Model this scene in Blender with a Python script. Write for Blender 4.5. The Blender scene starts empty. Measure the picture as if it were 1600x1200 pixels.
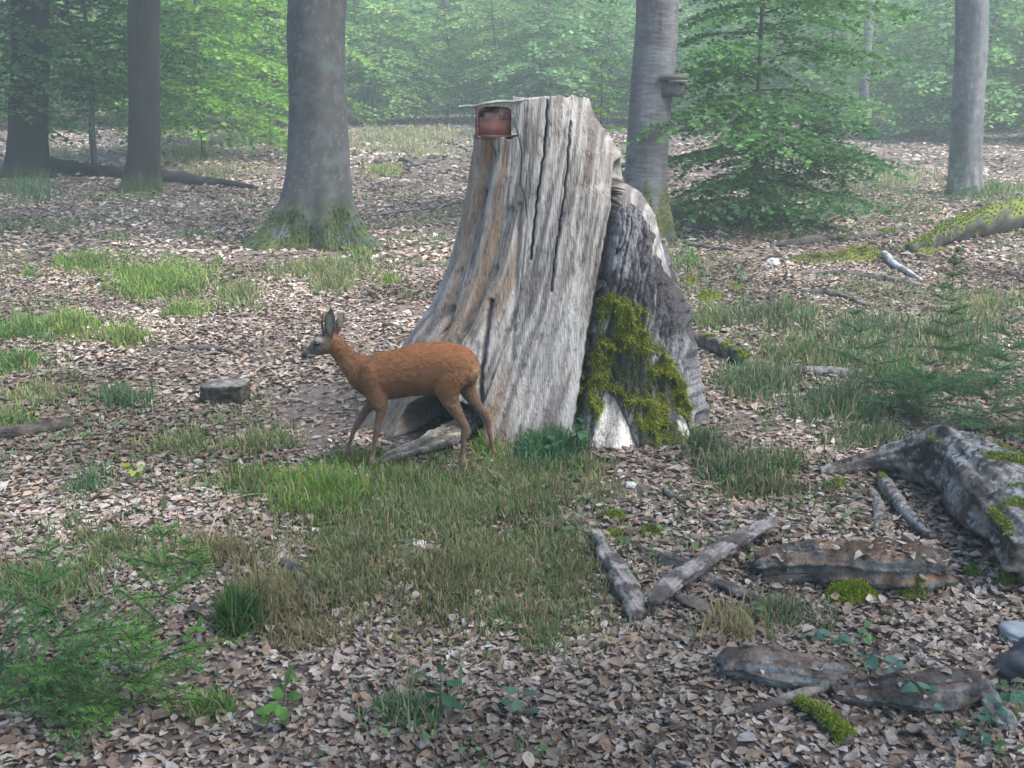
import bpy, math, random
import numpy as np
from mathutils import Vector

sc = bpy.context.scene
col = sc.collection
R = math.radians
rng = np.random.default_rng(7)
random.seed(7)

# ------------------------------------------------------------------ camera, sky, sun, exposure
CAMH, PITCH, FPX = 2.3, R(13.5), 1716.0          # focal length in pixels of a 1600 px wide frame
cam_d = bpy.data.cameras.new('camera'); cam = bpy.data.objects.new('camera', cam_d); col.objects.link(cam)
cam.location = (0, 0, CAMH); cam.rotation_euler = (R(90) - PITCH, 0, 0)
cam_d.sensor_width = 36; cam_d.lens = FPX / 1600 * 36; cam_d.clip_start = .05; cam_d.clip_end = 2000
sc.camera = cam

SUN_EL, SUN_AZ = R(54), R(118)                     # azimuth from +Y towards +X: from the right, a little behind the camera
world = bpy.data.worlds.new('World'); sc.world = world; world.use_nodes = True
wn = world.node_tree
sky = wn.nodes.new('ShaderNodeTexSky'); sky.sky_type = 'NISHITA'; sky.sun_disc = False
sky.sun_elevation = SUN_EL; sky.sun_rotation = SUN_AZ; sky.air_density = 1.0; sky.dust_density = 1.5; sky.ozone_density = 1.0
bg = wn.nodes['Background']; bg.inputs[1].default_value = 0.15
wn.links.new(sky.outputs[0], bg.inputs[0])
sun_d = bpy.data.lights.new('sun', 'SUN'); sun_d.energy = 2.6; sun_d.angle = R(30); sun_d.color = (1, .96, .9)
sun = bpy.data.objects.new('sun', sun_d); col.objects.link(sun)
sd = Vector((math.sin(SUN_AZ) * math.cos(SUN_EL), math.cos(SUN_AZ) * math.cos(SUN_EL), math.sin(SUN_EL)))
sun.rotation_euler = sd.to_track_quat('Z', 'Y').to_euler(); sun.location = (10, 10, 30)
vs = sc.view_settings
vs.view_transform = 'Standard'; vs.look = 'None'; vs.gamma = 1; vs.use_curve_mapping = False
vs.exposure = 2.0
sc.cycles.use_denoising = True
sc.cycles.max_bounces = 4; sc.cycles.diffuse_bounces = 2; sc.cycles.transmission_bounces = 2; sc.cycles.volume_bounces = 0
sc.cycles.transparent_max_bounces = 4

# ------------------------------------------------------------------ maths helpers
def hsh(ix, iy, iz):
    h = (ix.astype(np.int64) * 374761393 + iy.astype(np.int64) * 668265263 + iz.astype(np.int64) * 1274126177) & 0xffffffff
    h = ((h ^ (h >> 13)) * 1103515245) & 0xffffffff
    h = ((h ^ (h >> 16)) * 2654435761) & 0xffffffff
    return ((h ^ (h >> 15)) & 0xffffff) / float(0xffffff)
def vnoise(x, y, z):
    x, y, z = np.broadcast_arrays(np.asarray(x, float), np.asarray(y, float), np.asarray(z, float))
    ix, iy, iz = np.floor(x), np.floor(y), np.floor(z)
    fx, fy, fz = x - ix, y - iy, z - iz
    fx, fy, fz = fx*fx*(3-2*fx), fy*fy*(3-2*fy), fz*fz*(3-2*fz)
    r = 0
    for a in (0, 1):
        wa = fx if a else 1 - fx
        for b in (0, 1):
            wb = fy if b else 1 - fy
            for c in (0, 1):
                wc = fz if c else 1 - fz
                r = r + wa * wb * wc * hsh(ix + a, iy + b, iz + c)
    return r * 2 - 1
def fbm(x, y, z, o=4, g=.5):
    a, s, r = 1.0, 1.0, 0
    for i in range(o):
        r = r + a * vnoise(np.asarray(x) * s + 17.3 * i, np.asarray(y) * s + 5.1 * i, np.asarray(z) * s - 9.7 * i)
        a *= g; s *= 2.03
    return r
def sm(a, b, x):
    t = np.clip((x - a) / (b - a), 0, 1); return t * t * (3 - 2 * t)
def nrm(v): return v / (np.linalg.norm(v, axis=-1, keepdims=True) + 1e-9)

SLOPE = .051
def gz(x, y):
    x = np.asarray(x, float); y = np.asarray(y, float)
    z = SLOPE * np.clip(y, -20, 70)
    far = sm(60, 20, y) * .75 + .25
    z = z + .05 * fbm(x * .55, y * .55, 3.0, 3) * far + .016 * fbm(x * 2.3, y * 2.3, 8.0, 2) * far
    z = z + .05 * np.exp(-((x - .35) ** 2 + (y - 7.2) ** 2) / 2.2)
    return z
FW = np.array([0, math.cos(PITCH), -math.sin(PITCH)]); UP = np.array([0, math.sin(PITCH), math.cos(PITCH)]); RT = np.array([1., 0, 0])
CP = np.array([0, 0, CAMH])
def ray(px, py):
    px = np.asarray(px, float); py = np.asarray(py, float)
    return FW + ((px - 800) / FPX)[..., None] * RT - ((py - 600) / FPX)[..., None] * UP
def P(px, py, Y):
    d = ray(px, py); t = np.asarray(Y) / d[..., 1]
    return CP + d * t[..., None]
def G(px, py):
    d = ray(px, py)
    t = CAMH / np.maximum(SLOPE * d[..., 1] - d[..., 2], .03)
    for _ in range(12):
        p = CP + d * t[..., None]
        t = t + (p[..., 2] - gz(p[..., 0], p[..., 1])) / np.maximum(SLOPE * d[..., 1] - d[..., 2], .03) * .8
    return CP + d * t[..., None]
def proj(p):
    q = np.asarray(p) - CP
    dep = np.maximum(q @ FW, .01)
    return 800 + FPX * (q @ RT) / dep, 600 - FPX * (q @ UP) / dep, dep
def inpoly(x, y, poly):
    c = np.zeros(np.shape(x), bool); n = len(poly)
    for i in range(n):
        x1, y1 = poly[i]; x2, y2 = poly[(i + 1) % n]
        if y1 == y2: continue
        m = ((y1 > y) != (y2 > y)) & (x < (x2 - x1) * (y - y1) / (y2 - y1) + x1)
        c ^= m
    return c

# ------------------------------------------------------------------ mesh and object helpers
def mesh_np(name, V, F, C=None, smooth=True, mat=None):
    """V (n,3); F list of int arrays (m,k); C (n,3) colours"""
    me = bpy.data.meshes.new(name)
    V = np.ascontiguousarray(V, np.float32)
    Fs = [f for f in (F if isinstance(F, list) else [F]) if len(f)]
    me.vertices.add(len(V)); me.vertices.foreach_set('co', V.ravel())
    li = np.concatenate([np.asarray(f).ravel() for f in Fs]).astype(np.int32)
    lt = np.concatenate([np.full(len(f), np.asarray(f).shape[1]) for f in Fs]).astype(np.int32)
    ls = np.concatenate([[0], np.cumsum(lt)[:-1]]).astype(np.int32)
    me.loops.add(len(li)); me.loops.foreach_set('vertex_index', li)
    me.polygons.add(len(lt)); me.polygons.foreach_set('loop_start', ls); me.polygons.foreach_set('loop_total', lt)
    if smooth: me.polygons.foreach_set('use_smooth', np.ones(len(lt), bool))
    me.update(calc_edges=True)
    if C is not None:
        a = me.color_attributes.new('Col', 'FLOAT_COLOR', 'POINT')
        C = np.asarray(C, np.float32)
        c4 = np.ones((len(V), 4), np.float32); c4[:, :3] = C
        a.data.foreach_set('color', c4.ravel())
    if mat: me.materials.append(mat)
    return me
def thing(name, label, cat, loc=(0, 0, 0), group=None):
    o = bpy.data.objects.new(name, None); col.objects.link(o); o.empty_display_size = .1
    o.location = tuple(float(v) for v in loc); o['label'] = label; o['category'] = cat
    if group: o['group'] = group
    return o
def part(name, parent, V, F, mat, C=None, smooth=True, label=None, kind=None):
    off = np.zeros(3); p = parent
    while p is not None: off = off + np.array(p.location); p = p.parent
    me = mesh_np(name, np.asarray(V) - off, F, C, smooth, mat)
    o = bpy.data.objects.new(name, me); col.objects.link(o); o.parent = parent
    if label: o['label'] = label
    if kind: o['kind'] = kind
    return o
def single(name, label, cat, V, F, mat, C=None, smooth=True, group=None, kind=None, loc=None):
    V = np.asarray(V)
    if loc is None: loc = np.array([V[:, 0].mean(), V[:, 1].mean(), V[:, 2].min()])
    me = mesh_np(name, V - loc, F, C, smooth, mat)
    o = bpy.data.objects.new(name, me); col.objects.link(o); o.location = tuple(float(v) for v in loc)
    if label: o['label'] = label
    if cat: o['category'] = cat
    if group: o['group'] = group
    if kind: o['kind'] = kind
    return o
def structure(name, V, F, mat, C=None):
    me = mesh_np(name, V, F, C, True, mat); o = bpy.data.objects.new(name, me); col.objects.link(o); o['kind'] = 'structure'
    return o
class Geo:
    def __init__(s): s.V = []; s.F = {}; s.C = []; s.n = 0
    def add(s, V, F, C=None):
        V = np.asarray(V, float)
        for f in (F if isinstance(F, list) else [F]):
            f = np.asarray(f)
            if len(f): s.F.setdefault(f.shape[1], []).append(f + s.n)
        s.V.append(V); s.C.append(np.broadcast_to(np.asarray(C if C is not None else (.5, .5, .5), float), V.shape)); s.n += len(V)
        return s
    def get(s): return np.concatenate(s.V), [np.concatenate(f) for f in s.F.values()], np.concatenate(s.C)
def grid_faces(r, c, wrap=False):
    i = np.arange(r - 1)[:, None] * c; j = np.arange(c if wrap else c - 1)[None, :]
    j2 = (j + 1) % c
    return np.stack([i + j, i + j2, i + c + j2, i + c + j], -1).reshape(-1, 4)
def frames(path):
    T = nrm(np.gradient(path, axis=0)); ref = np.array([.13, .21, .97])
    if abs((T @ ref).mean()) > .85: ref = np.array([.2, .97, .1])
    A = nrm(np.cross(T, ref)); B = np.cross(A, T)
    return T, A, B
def resample(pts, n):
    pts = np.asarray(pts, float); k = len(pts)
    s = np.linspace(0, k - 1, n); out = np.empty((n, pts.shape[1]))
    i = np.clip(np.floor(s).astype(int), 0, k - 2); f = (s - i)[:, None]
    p0 = pts[np.clip(i - 1, 0, k - 1)]; p1 = pts[i]; p2 = pts[i + 1]; p3 = pts[np.clip(i + 2, 0, k - 1)]
    return .5 * (2*p1 + (p2 - p0)*f + (2*p0 - 5*p1 + 4*p2 - p3)*f*f + (3*p1 - p0 - 3*p2 + p3)*f**3)
def tube(path, rad, seg=8, noise=0, nscale=4, seed=0, cap=True, flat=None, flute=0):
    """tube along path (n,3), radius per row; closed ends. returns V, F, (u,theta)"""
    path = np.asarray(path, float); n = len(path); rad = np.broadcast_to(np.asarray(rad, float), (n,))
    T, A, B = frames(path); th = np.arange(seg) / seg * 2 * math.pi
    s = np.concatenate([[0], np.cumsum(np.linalg.norm(np.diff(path, axis=0), axis=1))])
    rr = rad[:, None] * np.ones(seg)[None]
    if noise:
        ct, st = np.cos(th)[None] * 1.6, np.sin(th)[None] * 1.6
        rr = rr * (1 + noise * fbm(ct + seed * 7.7, st, s[:, None] * nscale, 3))
    if flute: rr = rr * (1 + flute * fbm(np.cos(th)[None] * 3.2 + seed, np.sin(th)[None] * 3.2, s[:, None] * 1.1, 3))
    fa, fb = flat if flat else (1, 1)
    V = path[:, None] + rr[..., None] * (np.cos(th)[None, :, None] * A[:, None] * fa + np.sin(th)[None, :, None] * B[:, None] * fb)
    V = V.reshape(-1, 3); F = [grid_faces(n, seg, True)]
    if cap:
        V = np.concatenate([V, path[:1] - T[:1] * rad[0] * .15, path[-1:] + T[-1:] * rad[-1] * .15]); k = n * seg; j = np.arange(seg)
        F.append(np.stack([np.full(seg, k), (j + 1) % seg, j], -1)); b = (n - 1) * seg
        F.append(np.stack([np.full(seg, k + 1), b + j, b + (j + 1) % seg], -1))
    return V, F
def remesh(V, F, vox, smooth_it=4):
    me = mesh_np('tmp', V, F); o = bpy.data.objects.new('tmp', me); col.objects.link(o)
    m = o.modifiers.new('r', 'REMESH'); m.mode = 'VOXEL'; m.voxel_size = vox
    if smooth_it:
        s = o.modifiers.new('s', 'SMOOTH'); s.iterations = smooth_it; s.factor = .5
    dg = bpy.context.evaluated_depsgraph_get(); ev = o.evaluated_get(dg); m2 = ev.to_mesh()
    n = len(m2.vertices); v = np.empty(n * 3, np.float32); m2.vertices.foreach_get('co', v)
    nn = np.empty(n * 3, np.float32); m2.vertices.foreach_get('normal', nn)
    k = len(m2.polygons); lt = np.empty(k, np.int32); m2.polygons.foreach_get('loop_total', lt)
    li = np.empty(len(m2.loops), np.int32); m2.loops.foreach_get('vertex_index', li)
    ls = np.empty(k, np.int32); m2.polygons.foreach_get('loop_start', ls)
    Fq = []
    for q in np.unique(lt):
        st = ls[lt == q]; Fq.append(li[st[:, None] + np.arange(q)[None]])
    ev.to_mesh_clear(); bpy.data.objects.remove(o); bpy.data.meshes.remove(me)
    return v.reshape(-1, 3).astype(float), Fq, nn.reshape(-1, 3).astype(float)

def blades(B, D, L, W, droop, C, tipC=None):
    """grass-like blades: base points, direction (unit), length, width; 5 verts, 3 tris each"""
    n = len(B); side = nrm(np.cross(D, np.array([0, 0, 1.]) + rng.normal(0, .3, (n, 3))))
    L = np.broadcast_to(L, n)[:, None]; W = np.broadcast_to(W, n)[:, None]; droop = np.broadcast_to(droop, n)[:, None]
    dn = np.array([0, 0, -1.])
    mid = B + D * L * .55 + dn * droop * L * .12; tip = B + D * L + dn * droop * L * .55
    V = np.stack([B - side * W * .5, B + side * W * .5, mid + side * W * .38, mid - side * W * .38, tip], 1).reshape(-1, 3)
    k = np.arange(n)[:, None] * 5
    Fq = k + np.array([[0, 1, 2, 3]]); Ft = k + np.array([[3, 2, 4]])
    C = np.broadcast_to(C, (n, 3)); tc = C if tipC is None else np.broadcast_to(tipC, (n, 3))
    CC = np.stack([C, C, C, C, tc], 1).reshape(-1, 3)
    return V, [Fq, Ft], CC
def leaves(Cn, D, N, L, W, C, lod=0, cup=.2):
    """leaf blades: centre, long direction, normal"""
    n = len(Cn); D = nrm(D); S = nrm(np.cross(N, D)); N = np.cross(D, S)
    L = np.broadcast_to(L, n)[:, None]; W = np.broadcast_to(W, n)[:, None]; cup = np.broadcast_to(cup, n)[:, None]
    if lod == 0:
        V = np.stack([Cn - D*L*.5, Cn + S*W*.5 + N*cup*W*.5 - D*L*.03, Cn + D*L*.5, Cn - S*W*.5 + N*cup*W*.5 - D*L*.03], 1)
        F = np.array([[0, 1, 2], [0, 2, 3]]); nv = 4
    elif lod == 3:
        bend = rng.normal(0, .3, (n, 1)); vv = []
        for (u, w) in [(-.5, 0), (-.18, .42), (.22, .4), (.5, 0), (.22, -.4), (-.18, -.42)]:
            vv.append(Cn + D*L*(u + rng.normal(0, .04, (n, 1))) + S*W*w*rng.uniform(.8, 1.2, (n, 1)) + N*(cup*W*abs(w) + bend*L*u*u*2))
        V = np.stack(vv, 1); nv = 6; F = np.array([[0, 2, 1], [0, 3, 2], [0, 4, 3], [0, 5, 4]])
    else:
        pts = [(-.5, 0), (-.25, .33), (.08, .5), (.34, .3), (.5, 0), (.34, -.3), (.08, -.5), (-.25, -.33), (-.2, 0), (.15, 0)]
        bend = rng.normal(0, .35, (n, 1)); tw = rng.normal(0, .6, (n, 1))
        vv = []
        for (u, w) in pts:
            wv = rng.normal(0, .05, (n, 1)) if lod > 1 else 0
            vv.append(Cn + D*L*u + S*W*(w + (wv if w else 0)) + N*(cup*W*abs(w) + bend*L*(u*u*2) + tw*W*w*u*2))
        V = np.stack(vv, 1); nv = 10
        F = np.array([[0, 8, 1], [1, 8, 2], [8, 9, 2], [2, 9, 3], [9, 4, 3], [0, 7, 8], [7, 6, 8], [8, 6, 9], [6, 5, 9], [9, 5, 4]])
    k = (np.arange(n) * nv)[:, None, None]
    F = (k + F[None]).reshape(-1, 3)
    C = np.repeat(np.broadcast_to(C, (n, 3)), nv, 0)
    return V.reshape(-1, 3), [F], C

# ------------------------------------------------------------------ materials (all procedural)
def mat(name, rough=.85, transl=0, nscale=8, namt=.35, bump=.3, bscale=None, stretch=(1, 1, 1), spec=.25, dist=.01, detail=6, tint2=None, tscale=2.0, fleck=None):
    m = bpy.data.materials.new(name); m.use_nodes = True; nt = m.node_tree; N = nt.nodes; Lk = nt.links
    b = N['Principled BSDF']; out = N['Material Output']
    b.inputs['Roughness'].default_value = rough; b.inputs['Specular IOR Level'].default_value = spec
    at = N.new('ShaderNodeAttribute'); at.attribute_name = 'Col'
    tc = N.new('ShaderNodeTexCoord'); mp = N.new('ShaderNodeMapping'); mp.inputs['Scale'].default_value = stretch
    Lk.new(tc.outputs['Object'], mp.inputs[0])
    c = at.outputs['Color']
    if namt:
        no = N.new('ShaderNodeTexNoise'); no.inputs['Scale'].default_value = nscale; no.inputs['Detail'].default_value = detail; no.inputs['Roughness'].default_value = .65
        Lk.new(mp.outputs[0], no.inputs['Vector'])
        mr = N.new('ShaderNodeMapRange'); mr.inputs[1].default_value = .25; mr.inputs[2].default_value = .75
        mr.inputs[3].default_value = 1 - namt; mr.inputs[4].default_value = 1 + namt
        Lk.new(no.outputs[0], mr.inputs[0])
        mx = N.new('ShaderNodeVectorMath'); mx.operation = 'SCALE'; Lk.new(c, mx.inputs[0]); Lk.new(mr.outputs[0], mx.inputs['Scale']); c = mx.outputs[0]
    if tint2:
        n2 = N.new('ShaderNodeTexNoise'); n2.inputs['Scale'].default_value = tscale; n2.inputs['Detail'].default_value = 5; Lk.new(mp.outputs[0], n2.inputs['Vector'])
        r2 = N.new('ShaderNodeMapRange'); r2.inputs[1].default_value = .5; r2.inputs[2].default_value = .68; Lk.new(n2.outputs[0], r2.inputs[0])
        mm = N.new('ShaderNodeMix'); mm.data_type = 'RGBA'; Lk.new(r2.outputs[0], mm.inputs[0]); Lk.new(c, mm.inputs[6]); mm.inputs[7].default_value = (*tint2, 1); c = mm.outputs[2]
    if fleck:
        fs, fst, fc = fleck
        m3 = N.new('ShaderNodeMapping'); m3.inputs['Scale'].default_value = fst; Lk.new(tc.outputs['Object'], m3.inputs[0])
        n3 = N.new('ShaderNodeTexNoise'); n3.inputs['Scale'].default_value = fs; n3.inputs['Detail'].default_value = 7; n3.inputs['Roughness'].default_value = .7; Lk.new(m3.outputs[0], n3.inputs['Vector'])
        r3 = N.new('ShaderNodeMapRange'); r3.inputs[1].default_value = .53; r3.inputs[2].default_value = .63; r3.inputs[4].default_value = .75; Lk.new(n3.outputs[0], r3.inputs[0])
        x3 = N.new('ShaderNodeMix'); x3.data_type = 'RGBA'; x3.blend_type = 'MULTIPLY'; Lk.new(r3.outputs[0], x3.inputs[0]); Lk.new(c, x3.inputs[6]); x3.inputs[7].default_value = (*fc, 1); c = x3.outputs[2]
    Lk.new(c, b.inputs['Base Color'])
    if bump:
        nb = N.new('ShaderNodeTexNoise'); nb.inputs['Scale'].default_value = bscale or nscale * 2; nb.inputs['Detail'].default_value = 6
        Lk.new(mp.outputs[0], nb.inputs['Vector'])
        bp = N.new('ShaderNodeBump'); bp.inputs['Strength'].default_value = bump; bp.inputs['Distance'].default_value = dist
        Lk.new(nb.outputs[0], bp.inputs['Height']); Lk.new(bp.outputs[0], b.inputs['Normal'])
    if transl:
        tr = N.new('ShaderNodeBsdfTranslucent'); Lk.new(c, tr.inputs[0])
        ms = N.new('ShaderNodeMixShader'); ms.inputs[0].default_value = transl
        Lk.new(b.outputs[0], ms.inputs[1]); Lk.new(tr.outputs[0], ms.inputs[2]); Lk.new(ms.outputs[0], out.inputs[0])
    return m
M = {}
M['ground'] = mat('forest_soil', .95, nscale=22, namt=.6, bump=.6, dist=.02, tint2=(.15, .12, .105), tscale=30)
M['litter'] = mat('dry_leaf', .85, .1, nscale=45, namt=.35, bump=0, spec=.0)
M['grass'] = mat('grass_blade', .7, .35, namt=.12, nscale=6, bump=0)
M['leaf'] = mat('beech_leaf', .55, .5, namt=.12, nscale=9, bump=0)
M['needle'] = mat('spruce_needle', .6, .3, namt=.15, nscale=9, bump=0)
M['moss'] = mat('moss', .95, .2, nscale=25, namt=.35, bump=.4)
M['beech_bark'] = mat('beech_bark', .85, nscale=5, namt=.28, bump=.35, bscale=30, stretch=(1, 1, 1.5), tint2=(.056, .066, .065), tscale=3.5)
M['shade_dark_bark'] = mat('shade_dark_bark', .92, nscale=10, namt=.4, bump=.7, bscale=26, stretch=(2, 2, .6), dist=.02)
M['band_bark'] = mat('banded_bark', .85, nscale=6, namt=.42, bump=.7, bscale=8, dist=.02, spec=.12, stretch=(.9, .9, 3), tint2=(.115, .118, .12), tscale=2.2)
M['twig'] = mat('twig_bark', .9, nscale=14, namt=.4, bump=.4)
M['wood'] = mat('weathered_wood', .9, nscale=60, namt=.4, bump=1.0, bscale=75, stretch=(1.6, 1.6, .10), dist=.012, detail=8, spec=.12, fleck=(30, (1.2, 1.2, .42), (.36, .32, .30)))
M['log'] = mat('dead_wood', .92, nscale=22, namt=.5, bump=.9, bscale=60, dist=.012, spec=.12, fleck=(38, (1, 1, 1), (.4, .37, .35)))
M['bark'] = mat('furrowed_bark', .95, nscale=45, namt=.55, bump=1.0, bscale=70, stretch=(1.3, 1.3, .4), dist=.02, spec=.1, detail=8, fleck=(34, (1.3, 1.3, .5), (.4, .38, .38)))
M['fur'] = mat('deer_fur', .85, nscale=60, namt=.22, bump=.5, bscale=140, stretch=(.35, 1, .8), dist=.006, spec=.15)
M['rust'] = mat('rusty_metal', .75, nscale=30, namt=.3, bump=.4, spec=.4, tint2=(.16, .055, .035), tscale=12)
M['salt'] = mat('salt_block', .7, nscale=30, namt=.25, bump=.5)
M['gloss'] = mat('dark_gloss', .3, namt=0, bump=0, spec=.3)
M['horn'] = mat('horn', .55, nscale=40, namt=.3, bump=.4)
M['board'] = mat('grey_board', .88, nscale=14, namt=.4, bump=.6, stretch=(.3, 3, 3))
M['stone'] = mat('stone', .9, nscale=9, namt=.3, bump=.6)

# ------------------------------------------------------------------ soft patches given by where they lie on the ground
def ell(px, py, x, y, rx, ry, soft=.5):
    d = np.sqrt(((px - x) / rx) ** 2 + ((py - y) / ry) ** 2)
    return sm(1 + soft, 1 - soft, d)
SOIL = [(500, 650, 75, 50), (1210, 660, 90, 22), (680, 640, 90, 40), (980, 770, 90, 18), (470, 690, 60, 20), (1400, 665, 60, 14)]
GREEN, BRIGHT, DULL, STRAW, BLUE, PALE = (.075, .145, .034), (.11, .185, .034), (.10, .145, .052), (.2, .18, .085), (.075, .125, .06), (.2, .235, .12)
# x, y, rx, ry, blades, length, colour, share of straw
GRASS = [
 (250, 440, 88, 34, 4200, .17, BRIGHT, .12), (132, 412, 42, 16, 1300, .15, BRIGHT, .2), (290, 490, 36, 10, 700, .13, BRIGHT, .2), (372, 465, 38, 22, 1100, .16, DULL, .35),
 (40, 522, 55, 22, 1600, .16, GREEN, .15), (110, 512, 55, 18, 1400, .15, BRIGHT, .2), (195, 528, 38, 16, 900, .14, BRIGHT, .3), (30, 572, 45, 18, 900, .15, GREEN, .2),
 (60, 615, 90, 26, 1300, .13, DULL, .4), (195, 628, 45, 15, 800, .14, BLUE, .1), (20, 660, 40, 18, 500, .12, GREEN, .3), (45, 430, 16, 9, 160, .13, GREEN, .2),
 (510, 775, 72, 34, 4200, .17, BRIGHT, .15), (400, 705, 70, 30, 1900, .12, DULL, .35), (395, 760, 70, 30, 1700, .13, GREEN, .3), (560, 725, 60, 14, 1300, .1, BRIGHT, .3),
 (690, 805, 200, 80, 17000, .105, DULL, .35), (730, 900, 190, 85, 17000, .095, (.125, .145, .055), .38), (640, 760, 90, 30, 2400, .12, GREEN, .35), (850, 770, 90, 40, 2500, .11, DULL, .45), (800, 965, 130, 60, 6000, .1, DULL, .5), (560, 860, 90, 50, 3500, .1, DULL, .5),
 (860, 712, 52, 24, 2300, .19, (.05, .115, .05), .05), (770, 695, 34, 26, 1400, .14, BRIGHT, .15), (900, 735, 50, 14, 800, .12, DULL, .3),
 (1150, 738, 90, 30, 3200, .13, BLUE, .3), (1190, 768, 90, 22, 2200, .11, DULL, .4), (1100, 700, 40, 22, 800, .14, BLUE, .2), (1290, 770, 50, 16, 900, .1, DULL, .4),
 (1215, 497, 72, 20, 1700, .2, BLUE, .25), (1185, 605, 62, 22, 2000, .2, BLUE, .25), (1320, 640, 75, 26, 2300, .2, BLUE, .2), (1115, 502, 36, 22, 700, .16, DULL, .3), (1345, 520, 50, 20, 700, .2, BLUE, .3),
 (1480, 530, 110, 45, 1900, .2, BLUE, .3), (1545, 480, 70, 25, 600, .18, DULL, .4), (1360, 690, 80, 18, 1200, .14, BLUE, .3), (1230, 735, 40, 16, 600, .13, GREEN, .3),
 (640, 214, 125, 13, 1900, .34, PALE, .5), (380, 214, 85, 18, 1500, .34, PALE, .5), (600, 268, 34, 9, 500, .2, (.17, .22, .06), .2), (300, 240, 50, 14, 700, .26, BRIGHT, .2), (80, 240, 70, 14, 500, .3, PALE, .5),
 (1400, 285, 90, 22, 900, .24, PALE, .4), (1550, 300, 60, 16, 900, .24, GREEN, .3), (45, 298, 40, 16, 900, .3, BLUE, .1), (500, 425, 90, 16, 1700, .17, DULL, .35), (560, 400, 24, 14, 500, .17, GREEN, .3), (612, 440, 28, 9, 260, .14, BRIGHT, .3), (520, 445, 36, 18, 700, .2, DULL, .4),
 (410, 940, 95, 42, 3200, .12, STRAW, .4), (370, 975, 30, 26, 900, .2, (.035, .085, .02), .05), (60, 920, 120, 40, 1800, .13, DULL, .3), (350, 870, 70, 24, 1200, .12, STRAW, .4), (480, 1000, 70, 24, 900, .1, STRAW, .5),
 (640, 1120, 70, 30, 500, .13, BLUE, .2), (520, 920, 110, 50, 2200, .1, DULL, .45), (180, 860, 140, 40, 1500, .12, DULL, .3), (880, 900, 70, 60, 2200, .1, DULL, .4), (300, 700, 90, 30, 1100, .11, DULL, .35), (1260, 560, 110, 30, 1400, .16, DULL, .3), (1420, 600, 110, 40, 1500, .16, GREEN, .2), (640, 235, 110, 12, 700, .26, PALE, .5), (330, 270, 90, 14, 500, .2, PALE, .5), (1150, 980, 60, 30, 500, .12, STRAW, .5), (1230, 970, 60, 22, 400, .13, BLUE, .3), (840, 1000, 60, 30, 900, .1, DULL, .4), (140, 760, 40, 25, 300, .12, BLUE, .1), (330, 1110, 60, 25, 400, .1, GREEN, .2),
 (1080, 410, 30, 14, 250, .15, GREEN, .1), (300, 365, 40, 10, 250, .12, DULL, .3), (180, 372, 30, 8, 200, .12, DULL, .2), (1290, 560, 120, 30, 900, .16, BLUE, .3), (800, 740, 60, 16, 900, .1, DULL, .4),
]
MOSSY = [(955, 805, 35, 10), (880, 840, 50, 20), (960, 840, 30, 20), (1020, 835, 22, 10), (1300, 405, 50, 9), (1350, 398, 40, 9), (1440, 385, 40, 8)]

# ------------------------------------------------------------------ the ground: one sheet
ru = np.concatenate([np.linspace(.0, 2.6, 10), np.geomspace(2.75, 60, 220), np.geomspace(63, 260, 24)])
an = np.concatenate([np.linspace(-180, -36, 40)[:-1], np.linspace(-36, 36, 300), np.linspace(36, 180, 40)[1:]]) * math.pi / 180
gx = ru[:, None] * np.sin(an)[None]; gy = ru[:, None] * np.cos(an)[None]
gV = np.stack([gx, gy, gz(gx, gy)], -1).reshape(-1, 3)
qx, qy, qd = proj(gV)
gC = np.tile(np.array([.085, .065, .054]), (len(gV), 1)) * (1 + .25 * fbm(gV[:, 0] * 1.3, gV[:, 1] * 1.3, 1, 3))[:, None]
vis = gV[:, 1] > 2
for s in SOIL:
    w = (ell(qx, qy, *s, .5) * vis)[:, None] * .8; gC = gC * (1 - w) + np.array([.075, .058, .05]) * w
for g in GRASS:
    w = (ell(qx, qy, *g[:4], .5) * vis)[:, None] * .5; gC = gC * (1 - w) + np.array(g[6]) * .55 * w
for s in MOSSY:
    w = (ell(qx, qy, *s, .5) * vis)[:, None] * .8; gC = gC * (1 - w) + np.array([.10, .13, .02]) * w
hw_ = ((np.abs(gV[:, 0] + .46) < .36) & (gV[:, 1] > 6.5) & (gV[:, 1] < 7.6))[:, None]; gC = np.where(hw_, np.array([.02, .016, .014]), gC)  # soil in the stump hollow painted near-black as shade
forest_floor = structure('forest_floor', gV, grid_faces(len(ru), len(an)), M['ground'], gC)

# ------------------------------------------------------------------ leaf litter
TONES = np.array([(.235, .197, .168), (.188, .142, .112), (.275, .243, .215), (.13, .093, .073), (.34, .315, .285), (.22, .16, .115), (.085, .066, .056), (.25, .215, .185)])
TW = np.array([.26, .2, .13, .13, .015, .14, .055, .07])
def litter_pts(d0, d1, n):
    y = np.sqrt(rng.uniform(d0 * d0, d1 * d1, n)); x = rng.uniform(-1, 1, n) * (.53 * y + .6)
    p = np.stack([x, y, gz(x, y)], 1); px, py, _ = proj(p)
    keep = np.ones(n)
    for s in SOIL: keep *= 1 - .8 * ell(px, py, *s, .4)
    for g in GRASS:
        dens = min(.5, g[4] / (g[2] * g[3]) * .4); keep *= 1 - dens * ell(px, py, *g[:4], .35)
    for s in MOSSY: keep *= 1 - .7 * ell(px, py, *s, .4)
    keep *= .78 + .5 * fbm(x * .8, y * .8, 4, 3)
    keep *= ~((np.abs(x + .46) < .36) & (y > 6.5) & (y < 7.6))          # litter left out of the hollow so its painted dark ground shows
    return p[rng.random(n) < keep]
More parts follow.
